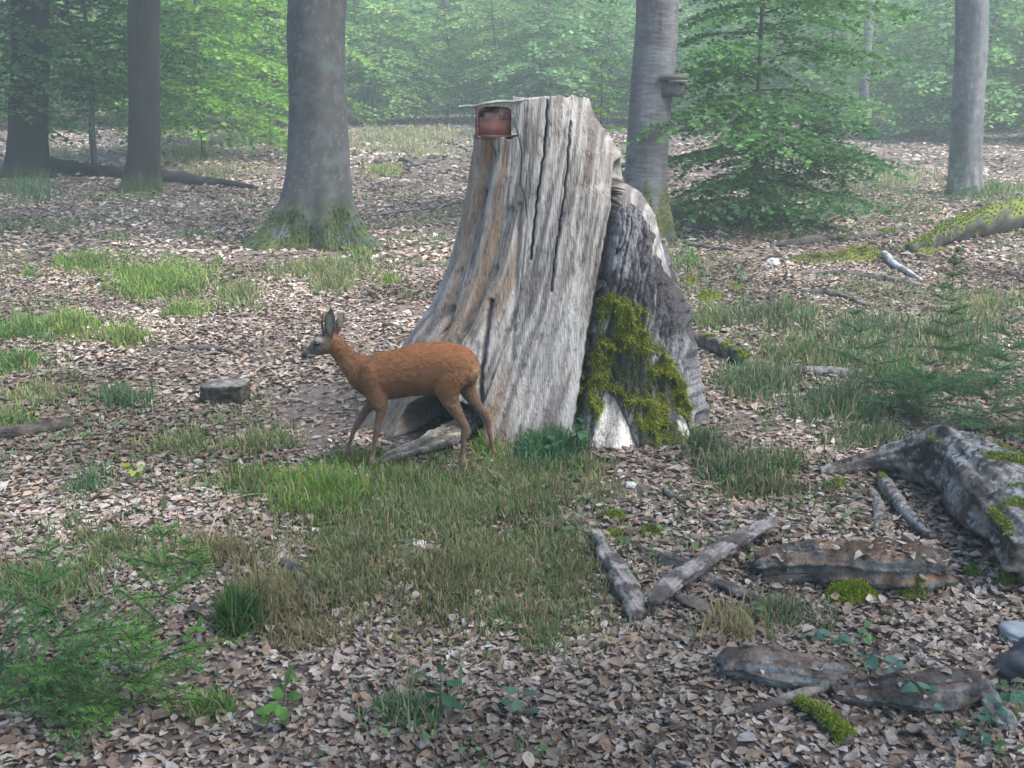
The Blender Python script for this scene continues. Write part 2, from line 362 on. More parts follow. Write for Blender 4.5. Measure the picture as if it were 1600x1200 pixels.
def litter_geo(p, L0, lod, flat=.24, tmul=1.0):
    n = len(p); a = rng.uniform(0, 2 * math.pi, n)
    N = nrm(np.stack([rng.normal(0, flat, n), rng.normal(0, flat, n), np.ones(n)], 1))
    D = np.stack([np.cos(a), np.sin(a), rng.normal(0, .18, n)], 1)
    L = L0 * np.clip(rng.lognormal(0, .32, n), .45, 1.9); W = L * rng.uniform(.42, .75, n)
    C = TONES[rng.choice(len(TONES), n, p=TW)] * rng.uniform(.75, 1.25, (n, 1)) * tmul
    C = C * np.clip(1 + .5 * fbm(p[:, 0] * .9, p[:, 1] * .9, 12, 3), .4, 1.8)[:, None]
    c = p + np.array([0, 0, 1.]) * (rng.random(n) ** 1.6 * L0 * .35 + .006)[:, None]
    return leaves(c, D, N, L, W, np.clip(C, .02, .6), lod, rng.normal(.15, .42, n))
lg = Geo()
lg.add(*litter_geo(litter_pts(2.7, 5.0, 42000), .040, 2)); lg.add(*litter_geo(litter_pts(5.0, 7.6, 56000), .043, 3))
lg.add(*litter_geo(litter_pts(7.6, 13, 105000), .054, 0))
lg.add(*litter_geo(litter_pts(13, 23, 72000), .082, 0, tmul=1.1))
lg.add(*litter_geo(litter_pts(23, 46, 46000), .14, 0, .25, tmul=1.2))
tp_ = litter_pts(2.8, 13, 5000); n = len(tp_); a = rng.uniform(0, 6.28, n)       # crumbled twigs among the leaves
tp_[:, 2] += .018; lg.add(*blades(tp_, np.stack([np.cos(a), np.sin(a), rng.normal(.05, .12, n)], 1), rng.uniform(.04, .16, n), .005, .05, np.array([.06, .05, .045]) * rng.uniform(.6, 2.2, (n, 1))))
lV, lF, lC = lg.get()
single('leaf_litter', 'dry brown and grey leaf litter strewn over the forest floor', 'leaf litter', lV, lF, M['litter'], lC, True, kind='stuff', loc=np.zeros(3))
# the largest fallen leaves lie loose on top, each its own piece of the floor
fl = []
for k in range(10):
    C = TONES[[0, 7, 2, 5, 7, 1, 0, 5, 0, 3][k]]
    v, f, c = leaves(np.zeros((1, 3)), np.array([[1., 0, 0]]), np.array([[0, 0, 1.]]), .066, .038, C, 2, .5)
    fl.append(mesh_np('fallen_leaf', v, f, c, True, M['litter']))
pp = litter_pts(3.1, 6.2, 900)[:300]
for p in pp:
    o = bpy.data.objects.new('fallen_leaf', fl[rng.integers(10)]); col.objects.link(o); o.parent = forest_floor
    o.location = (p[0], p[1], p[2] + .032); o.rotation_euler = (rng.normal(0, .3), rng.normal(0, .3), rng.uniform(0, 6.28)); o.scale = (rng.uniform(.75, 1.25),) * 3

# ------------------------------------------------------------------ grass
gg = Geo()
for (x, y, rx, ry, n, L, c, straw) in GRASS:
    n = int(n * 1.65); L = L * 1.25; nt = max(6, n // 22); tr = np.abs(rng.normal(0, .62, nt)); ta = rng.uniform(0, 6.28, nt)
    tx, ty = tr * np.cos(ta), tr * np.sin(ta); ti = rng.integers(0, nt, n)
    near = rng.random(n) < .7; r = np.abs(rng.normal(0, .66, n)); a = rng.uniform(0, 6.28, n)
    ex = np.where(near, tx[ti] + rng.normal(0, 3.5 / rx, n), r * np.cos(a)); ey = np.where(near, ty[ti] + rng.normal(0, 2.2 / ry, n), r * np.sin(a))
    k = (ey * ry + y > 178) & (ex ** 2 + ey ** 2 < 3.2); ex, ey, ti = ex[k], ey[k], ti[k]
    B = G(x + ex * rx, y + ey * ry); k = .45 * fbm(B[:, 0] * 2.2, B[:, 1] * 2.2, 6, 3) - .32 * np.hypot(ex, ey) + .46 + rng.normal(0, .12, len(B)) > 0
    B, ti = B[k], ti[k]; n = len(B); B[:, 2] -= .005
    az = rng.uniform(0, 2 * math.pi, n); lean = np.abs(rng.normal(.35, .3, n))
    D = nrm(np.stack([np.cos(az) * lean, np.sin(az) * lean, np.ones(n)], 1))
    ln = L * rng.uniform(.5, 1.25, n) * (.65 + .35 * rng.random(nt)[ti]); dist = B[:, 1]
    W = .0056 + dist * .0005
    cc = np.array(c)[None] * (1 + .3 * fbm(B[:, 0] * 3, B[:, 1] * 3, 2, 2))[:, None] * rng.uniform(.7, 1.35, (n, 1)) * (1 + rng.normal(0, .08, (n, 3)))
    st = rng.random(n) < straw
    cc[st] = np.array([.27, .22, .12]) * rng.uniform(.6, 1.2, (st.sum(), 1))
    gg.add(*blades(B, D, ln, W, rng.uniform(.2, 1.5, n), np.clip(cc, .01, .5)))
N_ = 150000; y = np.sqrt(rng.uniform(9, 20 ** 2, N_)); x = rng.uniform(-.55, .55, N_) * y
k = fbm(x * 1.1, y * 1.1, 31, 4) + .35 * fbm(x * 5, y * 5, 3, 2) + rng.normal(0, .2, N_) + .28 * sm(1.2, 3.5, x) * sm(5.5, 7, y) * sm(14, 9, y) + .2 * sm(2, .5, np.abs(x)) * sm(7, 5, y) > .42
B = np.stack([x[k], y[k], gz(x[k], y[k]) - .004], 1); n = len(B); az = rng.uniform(0, 6.28, n); lean = np.abs(rng.normal(.5, .35, n))
cc = np.where((rng.random(n) < .4)[:, None], np.array([.2, .17, .1]), np.array([.085, .135, .05])) * rng.uniform(.7, 1.3, (n, 1))
gg.add(*blades(B, nrm(np.stack([np.cos(az) * lean, np.sin(az) * lean, np.ones(n)], 1)), rng.uniform(.06, .16, n), .004 + .0005 * B[:, 1], rng.uniform(.4, 1.6, n), cc))
k = rng.random(n) < .16; q = B[k] + np.array([0, 0, .02]); n = len(q); a = rng.uniform(0, 6.28, n); q[:, 2] += rng.uniform(0, .05, n)   # low leafy herbs among the blades
gg.add(*leaves(q, np.stack([np.cos(a), np.sin(a), rng.normal(.1, .3, n)], 1), nrm(np.stack([rng.normal(0, .4, n), rng.normal(0, .4, n), np.ones(n)], 1)), rng.uniform(.025, .06, n), .028, np.array([.075, .14, .05]) * rng.uniform(.6, 1.4, (n, 1)), 0))
v, f, c = gg.get()
single('forest_grass', 'tufts of green and straw coloured grass growing through the litter', 'grass', v, f, M['grass'], c, True, kind='stuff', loc=np.zeros(3))

# ------------------------------------------------------------------ moss helper
MOSSC = np.array([.115, .165, .018])
def moss_tufts(Pn, Nn, n, L=.018, c=MOSSC, w=.006):
    i = rng.integers(0, len(Pn), n); B = Pn[i] + rng.normal(0, .006, (n, 3)); D = nrm(Nn[i] + rng.normal(0, .55, (n, 3)))
    cc = np.asarray(c)[None] * rng.uniform(.5, 1.6, (n, 1)) * (1 + rng.normal(0, .12, (n, 3)))
    return blades(B, D, L * rng.uniform(.5, 1.4, n), w, rng.uniform(0, 1, n), np.clip(cc, .01, .4))
def vnormals(V, F):
    N = np.zeros_like(V)
    for f in F:
        for k in range(1, f.shape[1] - 1):
            fn = np.cross(V[f[:, k]] - V[f[:, 0]], V[f[:, k + 1]] - V[f[:, 0]])
            for j in (0, k, k + 1): np.add.at(N, f[:, j], fn)
    return nrm(N)

# ------------------------------------------------------------------ tall trees
def crown_meshes():
    out = []
    for s in range(4):
        g = Geo(); n = 800 if s < 2 else 2100
        blobs = nrm(rng.normal(0, 1, (26, 3))) * rng.uniform(.6, 3.6, (26, 1)) * np.array([1, 1, .75])
        i = rng.integers(0, 26, n); c = blobs[i] + rng.normal(0, .55, (n, 3)) * np.array([1, 1, .5])
        a = rng.uniform(0, 6.28, n)
        g.add(*leaves(c, np.stack([np.cos(a), np.sin(a), rng.normal(0, .2, n)], 1), nrm(np.stack([rng.normal(0, .35, n), rng.normal(0, .35, n), np.ones(n)], 1)), .26, .16, np.array([.07, .13, .03]) * rng.uniform(.7, 1.4, (n, 1)), 0))
        v, f, c = g.get(); out.append(mesh_np('crown', v, f, c, True, M['leaf']))
    pth = resample(np.array([(0, 0, 0), (.8, .1, .9), (1.9, .0, 1.5), (3.0, .2, 2.4)]), 10)
    v, f = tube(pth, np.linspace(.11, .03, 10), 7, .1, 2); lm = mesh_np('limb', v, f, np.tile((.12, .11, .1), (len(v), 1)), True, M['twig'])
    return out, lm
CROWN, LIMB = crown_meshes()
def tall_tree(name, label, bx, by, topx, w, material, base_col, lobes, flare=.55, fh=.32, seed=0, height=13, moss=None, group=None, crown_h=10.5, taper=.35, rough=.0, spk=.25, loc=None, crown=None, lowres=False):
    if loc is None:
        b = G(bx, by); dist = np.linalg.norm(b - CP); r = .5 * w / FPX * dist
        q = P(topx, 0, b[1]); dirv = (q - b) / (q[2] - b[2])
    else: b = np.array([loc[0], loc[1], float(gz(*loc))]); r = w; dirv = np.array([.01, 0, 1.])
    t = thing(name, label, 'tree', b, group)
    hs = np.concatenate([np.linspace(-.25, 1.4, 70), np.linspace(1.45, 5, 120), np.linspace(5.3, height, 14)]); seg = 96
    if lowres: hs = np.concatenate([np.linspace(-.25, 1.4, 24), np.linspace(1.6, height, 30)]); seg = 40
    th = np.arange(seg) / seg * 2 * math.pi
    H, T = np.meshgrid(hs, th, indexing='ij')
    rr = r * (1 - taper * np.clip(H / height, 0, 1) * np.clip(H / height, .3, 1))
    lob = np.zeros_like(T)
    for (a, amp, wd) in lobes:
        d = np.angle(np.exp(1j * (T - R(a)))); lob += amp * np.exp(-(d / R(wd)) ** 2)
    fl = np.exp(-np.clip(H, 0, 9) / fh) * (1 + np.clip(-H, 0, 1))
    rr = rr + r * fl * (flare * .35 + lob)
    rr = rr * (1 + .035 * fbm(np.cos(T) * 1.3 + seed, np.sin(T) * 1.3, H * .9, 3) + rough * fbm(np.cos(T) * 9 + seed, np.sin(T) * 9, H * 3, 3))
    rr = rr * (1 + .12 * fl * fbm(np.cos(T) * 4, np.sin(T) * 4 + seed, H * 3, 3))
    sway = .03 * np.stack([fbm(hs * .35, seed, 0, 2), fbm(hs * .35, seed, 5, 2)], 1) * np.clip(hs, 0, 3)[:, None]
    ctr = b[None] + dirv[None] * hs[:, None]; ctr[:, :2] += sway
    V = np.stack([ctr[:, 0][:, None] + rr * np.cos(T), ctr[:, 1][:, None] + rr * np.sin(T), ctr[:, 2][:, None] * np.ones_like(T)], -1).reshape(-1, 3)
    Fc = grid_faces(len(hs), seg, True)
    C = np.tile(np.array(base_col), (len(V), 1))
    Hf, Tf = H.ravel(), T.ravel()
    n1 = fbm(np.cos(Tf) * 2 + seed, np.sin(Tf) * 2, Hf * 1.1, 4)
    C = C * (1 + .3 * n1)[:, None]
    # lichen speckles
    sp = sm(.4, .75, fbm(np.cos(Tf) * r * 30 + seed, np.sin(Tf) * r * 30, Hf * 24, 2))[:, None] * spk
    C = C * (1 - sp) + np.array([.30, .31, .29]) * sp
    mossw = None
    if moss:
        mh, mc, ms = moss
        mossw = sm(mh * 1.3, mh * .35, Hf + .35 * mh * fbm(np.cos(Tf) * 3, np.sin(Tf) * 3 + seed, Hf * 3, 3) - .25 * mh * (lob.ravel() > .25))
        C = C * (1 - mossw[:, None] * .85) + np.array(mc) * mossw[:, None] * .85
    part('trunk', t, V, [Fc], material, np.clip(C, .01, .6))
    if moss:
        idx = np.nonzero((mossw > .45) & (Hf > -.02))[0]
        N = vnormals(V, [Fc]); N = np.where(((V - ctr.repeat(seg, 0)) * N).sum(1)[:, None] < 0, -N, N)
        if len(idx) > 20:
            part('moss', t, *(lambda a: (a[0], a[1]))(tf := moss_tufts(V[idx], N[idx], ms, .03, np.array(mc) * 1.15, .012)), M['moss'], tf[2], kind='stuff')
    cm = bpy.data.objects.new('crown', CROWN[seed % 2 if crown is None else crown]); col.objects.link(cm); cm.parent = t
    cm.location = tuple(dirv * crown_h); cm.rotation_euler = (0, 0, seed * 1.3)
    for k in range(5):
        lo = bpy.data.objects.new('limb', LIMB); col.objects.link(lo); lo.parent = t
        lo.location = tuple(dirv * (crown_h - 2.2 + .5 * k)); lo.rotation_euler = (0, 0, seed + k * 2.4); lo.scale = (.9, .9, .9)
    return t, b, dirv, r
beech = tall_tree('beech_tree', 'thick smooth grey beech with mossy spreading roots left of the big stump', 497, 380, 505, 86, M['beech_bark'], (.038, .037, .037),  # bark colour lowered in place of shade that no crown casts here
    [(205, 1.4, 26), (240, .45, 25), (292, .7, 16), (335, 1.5, 14), (20, .5, 25), (120, .6, 30)], .5, .42, 1, moss=(.42, (.042, .06, .014), 6500), crown=2, crown_h=9.5, spk=.14)
treeA = tall_tree('shaded_tree', 'dark trunk overhung by boughs beside the thick end of the long log', 46, 276, 49, 50, M['shade_dark_bark'], (.015, .0155, .0145),  # dark bark, with the shade of the boughs put into its colour
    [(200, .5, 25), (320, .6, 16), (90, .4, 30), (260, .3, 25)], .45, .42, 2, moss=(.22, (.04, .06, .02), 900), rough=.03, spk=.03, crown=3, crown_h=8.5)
treeB = tall_tree('shaded_tree', 'dark brown trunked tree standing in front of the long fallen log', 226, 299, 231, 43, M['shade_dark_bark'], (.018, .0165, .0145),  # brown bark darkened further to carry the shade under the foliage
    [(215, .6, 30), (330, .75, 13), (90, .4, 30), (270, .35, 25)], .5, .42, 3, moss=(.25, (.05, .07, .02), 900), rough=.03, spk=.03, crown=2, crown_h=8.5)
band = tall_tree('banded_bark_tree', 'grey tree with horizontally banded bark carrying the small wooden box', 1008, 372, 1021, 63, M['band_bark'], (.085, .082, .085),
    [(330, .75, 14), (200, .5, 25), (90, .4, 30), (265, .4, 20)], .35, .35, 4, moss=(.55, (.09, .10, .025), 2600), rough=.015, spk=.0)
slim = tall_tree('smooth_grey_tree', 'slender smooth grey trunk rising beside the mossy log', 1505, 306, 1517, 44, M['beech_bark'], (.10, .10, .103),
    [(210, .3, 30), (330, .3, 25), (90, .3, 30)], .25, .3, 5, moss=(.18, (.06, .09, .03), 600))
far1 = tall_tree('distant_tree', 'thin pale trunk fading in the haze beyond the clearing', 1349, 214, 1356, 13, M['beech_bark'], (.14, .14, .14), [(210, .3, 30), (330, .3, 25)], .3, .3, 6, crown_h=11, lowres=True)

# unseen trees around the camera, added so that their crowns shade the foreground
for k, (x, y, lb) in enumerate([(.05, -.62, 'beech carrying the camera, its crown over the foreground'), (4.7, .3, 'beech beside the camera standing level with the rotten wood'), (-4.4, .2, 'beech beside the camera standing level with the spruce seedlings'), (8.4, 1.6, 'outlying beech beyond the gnarled root, crown over the dead wood')]):
    tall_tree('beech_tree', lb, 0, 0, 0, .24, M['beech_bark'], (.07, .068, .066), [(205, .5, 26), (320, .5, 20), (90, .4, 30)], .4, .3, 20 + k, height=12, crown_h=8.6, loc=(x, y), crown=2 + k % 2, lowres=True)

# ------------------------------------------------------------------ young beeches, thicket
def sapling_geo(seed, H, nb, spread, leafL, low=.08, step=.55, c0=(.075, .16, .035), droop=.35, tilt=.75, lod=0, top_open=.8, twr=.4, rad=.03, tw_=.12):
    r = np.random.default_rng(seed)
    g = Geo(); n = 14
    hs = np.linspace(-.1, H, n); wob = np.stack([fbm(hs * .5, seed, 0, 2), fbm(hs * .5, seed, 9, 2)], 1) * .07 * np.clip(hs, 0, 3)[:, None]
    tp = np.concatenate([wob, hs[:, None]], 1)
    v, f = tube(tp, np.linspace(rad * 1.25, rad * .25, n), 8, .05, 2, seed); g.add(v, f, (.075, .068, .06))
    LC, LD, LN, CC = [], [], [], []
    bg_ = Geo(); have = False
    for b in range(nb):
        u = (b + r.random()) / nb; h = H * (low + (1 - low) * u); az = b * 2.39996 + r.normal(0, .35)
        L = spread * (1 - top_open * u ** 1.4) * r.uniform(.4, 1.15) + .12
        d = np.array([math.cos(az), math.sin(az), 0]); side = np.array([-d[1], d[0], 0])
        base = np.array([np.interp(h, hs, wob[:, 0]), np.interp(h, hs, wob[:, 1]), h])
        rise = r.uniform(.15, .5) * (.4 + u)
        def bp(s): s = np.asarray(s)[..., None]; return base + d * L * s + np.array([0, 0, 1.]) * L * (rise * s - (droop + .15) * s * s) + side * L * .12 * np.sin(s * 3 + b)
        ss = np.linspace(0, 1, 5)
        v, f = tube(bp(ss), np.linspace(rad * .42, rad * .09, 5) * (.6 + .5 * L / spread), 4, 0, cap=False); g.add(v, f, (.07, .06, .05))
        nt = max(4, int(L / tw_)); br_c = r.uniform(.7, 1.3)
        for k in range(nt + 1):
            s0 = .15 + .85 * k / nt; p0 = bp(s0); sg = 1 if k % 2 else -1
            if k == nt: td = d.copy(); tl = L * .22
            else:
                an_ = R(r.uniform(38, 62)) * sg; td = d * math.cos(an_) + side * math.sin(an_); tl = L * twr * (1.1 - .65 * s0) * r.uniform(.7, 1.2) + leafL
            td = td + np.array([0, 0, r.normal(-.08, .12)])
            m = max(2, int(tl / (leafL * step))); q = (np.arange(m) + r.random()) / m
            cs = p0 + td * (tl * q)[:, None] + np.array([0, 0, -1.]) * (tl * .25 * q * q)[:, None]
            lsg = np.where(np.arange(m) % 2, 1, -1)[:, None]; ts = np.array([-td[1], td[0], 0])
            ld = td * .6 + ts * lsg * .8 + r.normal(0, .15, (m, 3))
            LC.append(cs + ld * leafL * .45); LD.append(ld); LN.append(np.array([0, 0, 1.]) + r.normal(0, tilt, (m, 3)))
            CC.append(np.array(c0)[None] * br_c * r.uniform(.65, 1.35, (m, 1)) * (1 + r.normal(0, .1, (m, 3))))
    LC, LD, LN, CC = map(np.concatenate, (LC, LD, LN, CC))
    n = len(LC)
    lv = leaves(LC, LD, nrm(LN), leafL * r.uniform(.7, 1.2, n), leafL * .62 * r.uniform(.8, 1.15, n), np.clip(CC, .01, .5), lod, .12)
    return g.get(), lv
def sapling(name, label, x, y, geo, group=None, loc=None, rz=0, sc_=1.0):
    p = G(x, y) if loc is None else np.asarray(loc, float)
    t = thing(name, label, 'young tree', p, group); t.rotation_euler = (0, 0, rz); t.scale = (sc_,) * 3
    for nm, me in zip(('stem', 'crown'), geo):
        o = bpy.data.objects.new(nm, me); col.objects.link(o); o.parent = t
    return t
def sap_meshes(*a, **k):
    s, l = sapling_geo(*a, **k)
    return mesh_np('stem', s[0], s[1], s[2], True, M['twig']), mesh_np('crown', l[0], l[1], l[2], True, M['leaf'])
# the one by the stump, tiered and wide at its foot
sapling('young_beech', 'tiered young beech with wide dark lower boughs behind the big stump', 1172, 345,
    sap_meshes(11, 6.4, 78, 2.1, .10, low=.03, c0=(.075, .17, .045), droop=.18, tilt=.75, top_open=.35, rad=.035, step=.4, tw_=.085, twr=.5))
# boughs around the two dark trees
sapling('young_beech', 'low spreading dark beech bush at the foot of the tiered young beech', 1205, 356, sap_meshes(17, 1.6, 34, 1.6, .095, low=.04, c0=(.045, .105, .035), droop=.2, tilt=.75, top_open=.4, rad=.02, step=.42, tw_=.09, twr=.5))
sapling('young_beech', 'young beech with dark layered leaves between the two dark trunks', 150, 272, sap_meshes(12, 6.2, 80, 2.9, .14, low=.27, c0=(.06, .135, .035), droop=.35, top_open=.5, rad=.06, step=.5))
sapling('young_beech', 'bright green young beech beside the dark brown trunk, boughs reaching the clearing', 318, 246, sap_meshes(13, 6.4, 74, 2.6, .15, low=.10, c0=(.15, .29, .035), droop=.35, top_open=.45, rad=.05, step=.5), rz=1)
sapling('young_beech', 'bright green young beech behind the thick mossy rooted beech', 425, 226, sap_meshes(14, 7, 70, 2.6, .15, low=.22, c0=(.14, .27, .045), droop=.35, top_open=.45, rad=.05, step=.5), rz=2)
sapling('young_beech', 'leafy young beech overhanging the outermost dark trunk', -30, 282, sap_meshes(15, 6.2, 64, 2.3, .14, low=.2, c0=(.065, .15, .04), droop=.35, top_open=.4, rad=.05, step=.5), rz=2)
sapling('young_beech', 'low yellow green young beech peeping out beside the banded trunk', 938, 292, sap_meshes(16, 2.4, 26, .9, .09, low=.06, c0=(.14, .25, .035), droop=.3, rad=.02))
# thicket: shared meshes, every tree its own object
VAR = [sap_meshes(30 + i, H, int(nb * 1.25), sp, .2, low=lo, step=.5, tw_=.115, c0=c, droop=.32, top_open=.62, rad=.05) for i, (H, nb, sp, lo, c) in enumerate([
    (5.2, 44, 2.0, 0.15, (.16, .29, .09)), (6.0, 46, 2.1, 0.20, (.18, .31, .09)), (5.6, 44, 2.0, 0.14, (.13, .245, .085)), (6.4, 48, 2.2, 0.18, (.2, .32, .095)), (4.6, 40, 1.9, 0.12, (.14, .26, .095))])]
thick = []
r2 = np.random.default_rng(5)
LBL = 'slender young beech with layered leaves in the hazy thicket beyond the clearing'
def row(y0, dy, x0, x1, n):
    for k in range(n):
        d = y0 + r2.uniform(-dy, dy); fx = x0 + (x1 - x0) * (k + r2.uniform(.1, .9)) / n
        x = (fx - 800) / FPX * d * 1.02; thick.append((x, d))
row(41, 1.8, -150, 1080, 17); row(45, 2, -200, 1300, 18); row(50, 2.5, -250, 1850, 24); row(57, 3, -300, 1950, 24)
row(33, 2, 1400, 1780, 5); row(38, 2, 1180, 1330, 2); row(39, 1.5, 1380, 1800, 7); row(44, 2, 1320, 1800, 8)
for i, (x, d) in enumerate(thick):
    k = r2.integers(len(VAR)); s = r2.uniform(.85, 1.15) * (1 + .35 * sm(42, 57, d))
    sapling('thicket_beech', LBL, 0, 0, VAR[k], 'young beeches in the thicket', (x, d, float(gz(x, d))), r2.uniform(0, 6.28), s)
# the wood farther off reads as one mass
n = 52000; d = rng.uniform(62, 78, n); x = rng.uniform(-.75, .75, n) * d; z = gz(x, d) + rng.random(n) ** .8 * 17 - .2
g = Geo(); a = rng.uniform(0, 6.28, n)
g.add(*leaves(np.stack([x, d, z], 1), np.stack([np.cos(a), np.sin(a), rng.normal(0, .3, n)], 1), nrm(np.stack([rng.normal(0, .8, n), rng.normal(0, .8, n), np.ones(n)], 1)), 1.0, .68, np.array([.13, .22, .09]) * rng.uniform(.6, 1.4, (n, 1))))
v, f, c = g.get(); single('distant_wood', 'hazy green wall of distant woodland behind the thicket', 'woodland', v, f, M['leaf'], c, kind='stuff', loc=np.array([0, 70, 3.]))

# ------------------------------------------------------------------ the big stump
YS = 7.05
Lp = np.array([(742, 140), (740, 230), (724, 330), (702, 420), (672, 487), (640, 530), (606, 590), (572, 650), (546, 700), (536, 745)], float)
Rp = np.array([(912, 140), (917, 155), (927, 185), (945, 208), (966, 238), (971, 283), (1000, 302), (1020, 335), (1030, 385), (1045, 440), (1066, 500), (1070, 560), (1066, 620), (1066, 680), (1080, 745)], float)
Lw, Rw = P(Lp[:, 0], Lp[:, 1], YS), P(Rp[:, 0], Rp[:, 1], YS)
zb = float(gz(.3, 6.6)) - .12
ztop = float(P(860, 151, 6.8)[2]); znotch = float(P(770, 214, 6.85)[2]); xnotch = float(P(800, 190, 6.85)[0])
stump = thing('tree_stump', 'huge weathered split stump with bark and moss on one side', 'stump', (float(Lw[0, 0] + Rw[0, 0]) / 2, YS, float(gz(.3, 6.6))))
def seg_dist(x, y, pl):
    d = np.full(np.shape(x), 1e9)
    for (x1, y1), (x2, y2) in zip(pl[:-1], pl[1:]):
        t = np.clip(((x - x1) * (x2 - x1) + (y - y1) * (y2 - y1)) / ((x2 - x1) ** 2 + (y2 - y1) ** 2), 0, 1)
        d = np.minimum(d, np.hypot(x - x1 - t * (x2 - x1), y - y1 - t * (y2 - y1)))
    return d
th = np.concatenate([np.linspace(0, math.pi, 60)[:-1], np.linspace(math.pi, 2 * math.pi, 420)[:-1]])
nt_, nr = len(th), 270
def section(z, t):
    xl = np.interp(-z, -Lw[:, 2], Lw[:, 0]); xr = np.interp(-z, -Rw[:, 2], Rw[:, 0])
    b = np.interp(z - zb, [0, .15, .5, 1.1, 2.4], [.70, .62, .52, .43, .34])
    n = 2.4; c, s = np.cos(t), np.sin(t)
    x = (xl + xr) / 2 + (xr - xl) / 2 * np.sign(c) * np.abs(c) ** (2 / n); y = YS + b * np.sign(s) * np.abs(s) ** (2 / n)
    return x, y
xt, _ = section(np.full(nt_, ztop), th)
zt = np.where(xt < xnotch, znotch, ztop) + .012 * fbm(th * 10, 0, 3, 3) - .03 * sm(.2, -.2, np.sin(th)) * 0
zt = np.where((np.sin(th) > 0) & (xt >= xnotch), zt - .05, zt)
tt = np.linspace(0, 1, nr)
T2 = np.broadcast_to(th, (nr, nt_)); Z2 = zb + tt[:, None] * (zt - zb)[None]
X2, Y2 = section(Z2, T2)
V = np.stack([X2, Y2, Z2], -1)
dt = nrm(np.roll(V, -1, 1) - np.roll(V, 1, 1)); NO = np.stack([dt[..., 1], -dt[..., 0], np.zeros_like(dt[..., 0])], -1)
px, py, _ = proj(V.reshape(-1, 3)); px = px.reshape(nr, nt_); py = py.reshape(nr, nt_)
front = np.sin(T2) < .05
hz = Z2 - zb
arc = np.cumsum(np.concatenate([[0], np.linalg.norm(np.diff(V[60, :, :2], axis=0), axis=1)]))[None] * np.ones((nr, 1))
ct, st_ = np.cos(T2), np.sin(T2)
flA = np.interp(hz, [0, .3, .8, 1.4, 2.4], [.15, .10, .05, .022, .012])
xl_ = np.interp(py, Lp[:, 1], Lp[:, 0]); xc_ = np.interp(py, [150, 258, 420, 520, 600, 745], [990, 972, 946, 926, 914, 890])
gs = (px - xl_) / (xc_ - xl_); gs = np.where(gs < 1, gs * 1.15, 1.15 + (px - xc_) / 250)
skew = np.where(front, gs, arc + .12 * hz)           # the grain runs straight and fans out towards the roots
D = .8 * flA * fbm(ct * 2.0 + .3, st_ * 2.0, hz * .3, 3) + flA * (.06 + .26 * sm(815, 760, px)) * fbm(skew * 6, 0.5, hz * .3, 3)
fib = fbm(skew * 26, 2.2, hz * 1.1, 4); D = D + .0028 * fib + .004 * fbm(skew * 60, 1.2, hz * 4, 3)
pit = fbm(skew * 55, 7.7, hz * 9, 3); D = D - .006 * sm(.35, .8, pit)
# wide soft fluting on the tan flank
tanw = sm(815, 775, px + .10 * (py - 300) * 0 + 14 * fbm(skew * 8, 3, hz * .8, 2)) * front
for (x0, y0, x1, y1, w, dep) in [(772, 240, 690, 520, 7, .03), (755, 300, 660, 520, 5, .025), (795, 330, 730, 520, 8, .035), (775, 420, 705, 560, 5, .04), (812, 320, 800, 560, 4, .02)]:
    D = D - dep * np.exp(-(seg_dist(px, py, [(x0, y0), (x1, y1)]) / w) ** 2) * front
CR = [([(856, 158), (850, 240), (838, 320), (829, 405)], 1.2, .09), ([(892, 190), (885, 280), (868, 400), (861, 455)], 1.0, .07), ([(972, 258), (964, 320), (946, 420), (926, 520), (916, 600), (906, 670)], 6, .15),
      ([(768, 470), (762, 520), (754, 575), (750, 640)], 3, .07), ([(700, 485), (682, 535)], 5, .05)]
crk = np.zeros_like(D)
for pl, w, dep in CR:
    wob = 1.3 * fbm(py * .09, dep * 100, 1, 3)
    e = np.exp(-(seg_dist(px + wob, py, pl) / w) ** 2) * front; D = D - dep * e; crk = np.maximum(crk, e)
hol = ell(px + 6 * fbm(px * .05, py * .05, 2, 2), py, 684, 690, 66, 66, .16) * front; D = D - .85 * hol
WH = [[(950, 615), (962, 625), (975, 660), (985, 700), (992, 745), (925, 745), (925, 700), (935, 660)], [(1038, 640), (1052, 650), (1058, 692), (1040, 690)]]
root = np.zeros_like(D)
for (x, y, rx, ry, h) in [(955, 720, 32, 70, .20), (1045, 715, 34, 80, .16), (1000, 725, 16, 50, .05), (870, 725, 22, 40, .06), (560, 715, 32, 60, .10), (615, 720, 16, 40, .06)]:
    root = root + h * np.exp(-((px - x) / rx) ** 2) * sm(y - ry * 1.6, y + 10, py) * front
D = D + root
V2 = V + NO * D[..., None]
# colour of the wood: stains and weathering
pale, dark, tan, brown, white = map(np.array, ((.32, .297, .272), (.135, .12, .112), (.25, .172, .118), (.155, .115, .092), (.40, .385, .37)))
w1 = sm(-.35, .55, .6 * fbm(skew * 40, 9.1, hz * 3.2, 4) + .5 * fbm(skew * 7, 2, hz * 3.0, 3) + .12)[..., None]
Cw = dark * (1 - w1) + pale * w1
blk = (sm(.1, .7, fbm(skew * 40, 5.5, hz * 5, 3)) * .55)[..., None]; Cw = Cw * (1 - blk) + np.array([.10, .085, .08]) * blk
tw = (tanw * sm(-.5, .4, fbm(skew * 12, 1.5, hz * .6, 3)) * .95)[..., None]; Cw = Cw * (1 - tw) + tan * tw
bw = (np.maximum(ell(px, py, 940, 320, 30, 120, .6), .7 * ell(px, py, 880, 190, 26, 45, .6)) * sm(-.4, .5, fbm(skew * 18, 4, hz * 2, 3)) * .8 * front)[..., None]; Cw = Cw * (1 - bw) + brown * bw
ww = (np.maximum(ell(px, py, 880, 600, 55, 130, .7) * .6, np.maximum(ell(px, py, 795, 600, 40, 90, .7) * .25, 0)) * sm(-.3, .6, fbm(skew * 20, 8, hz * 1.2, 3)) * front)[..., None]; Cw = Cw * (1 - ww) + white * ww
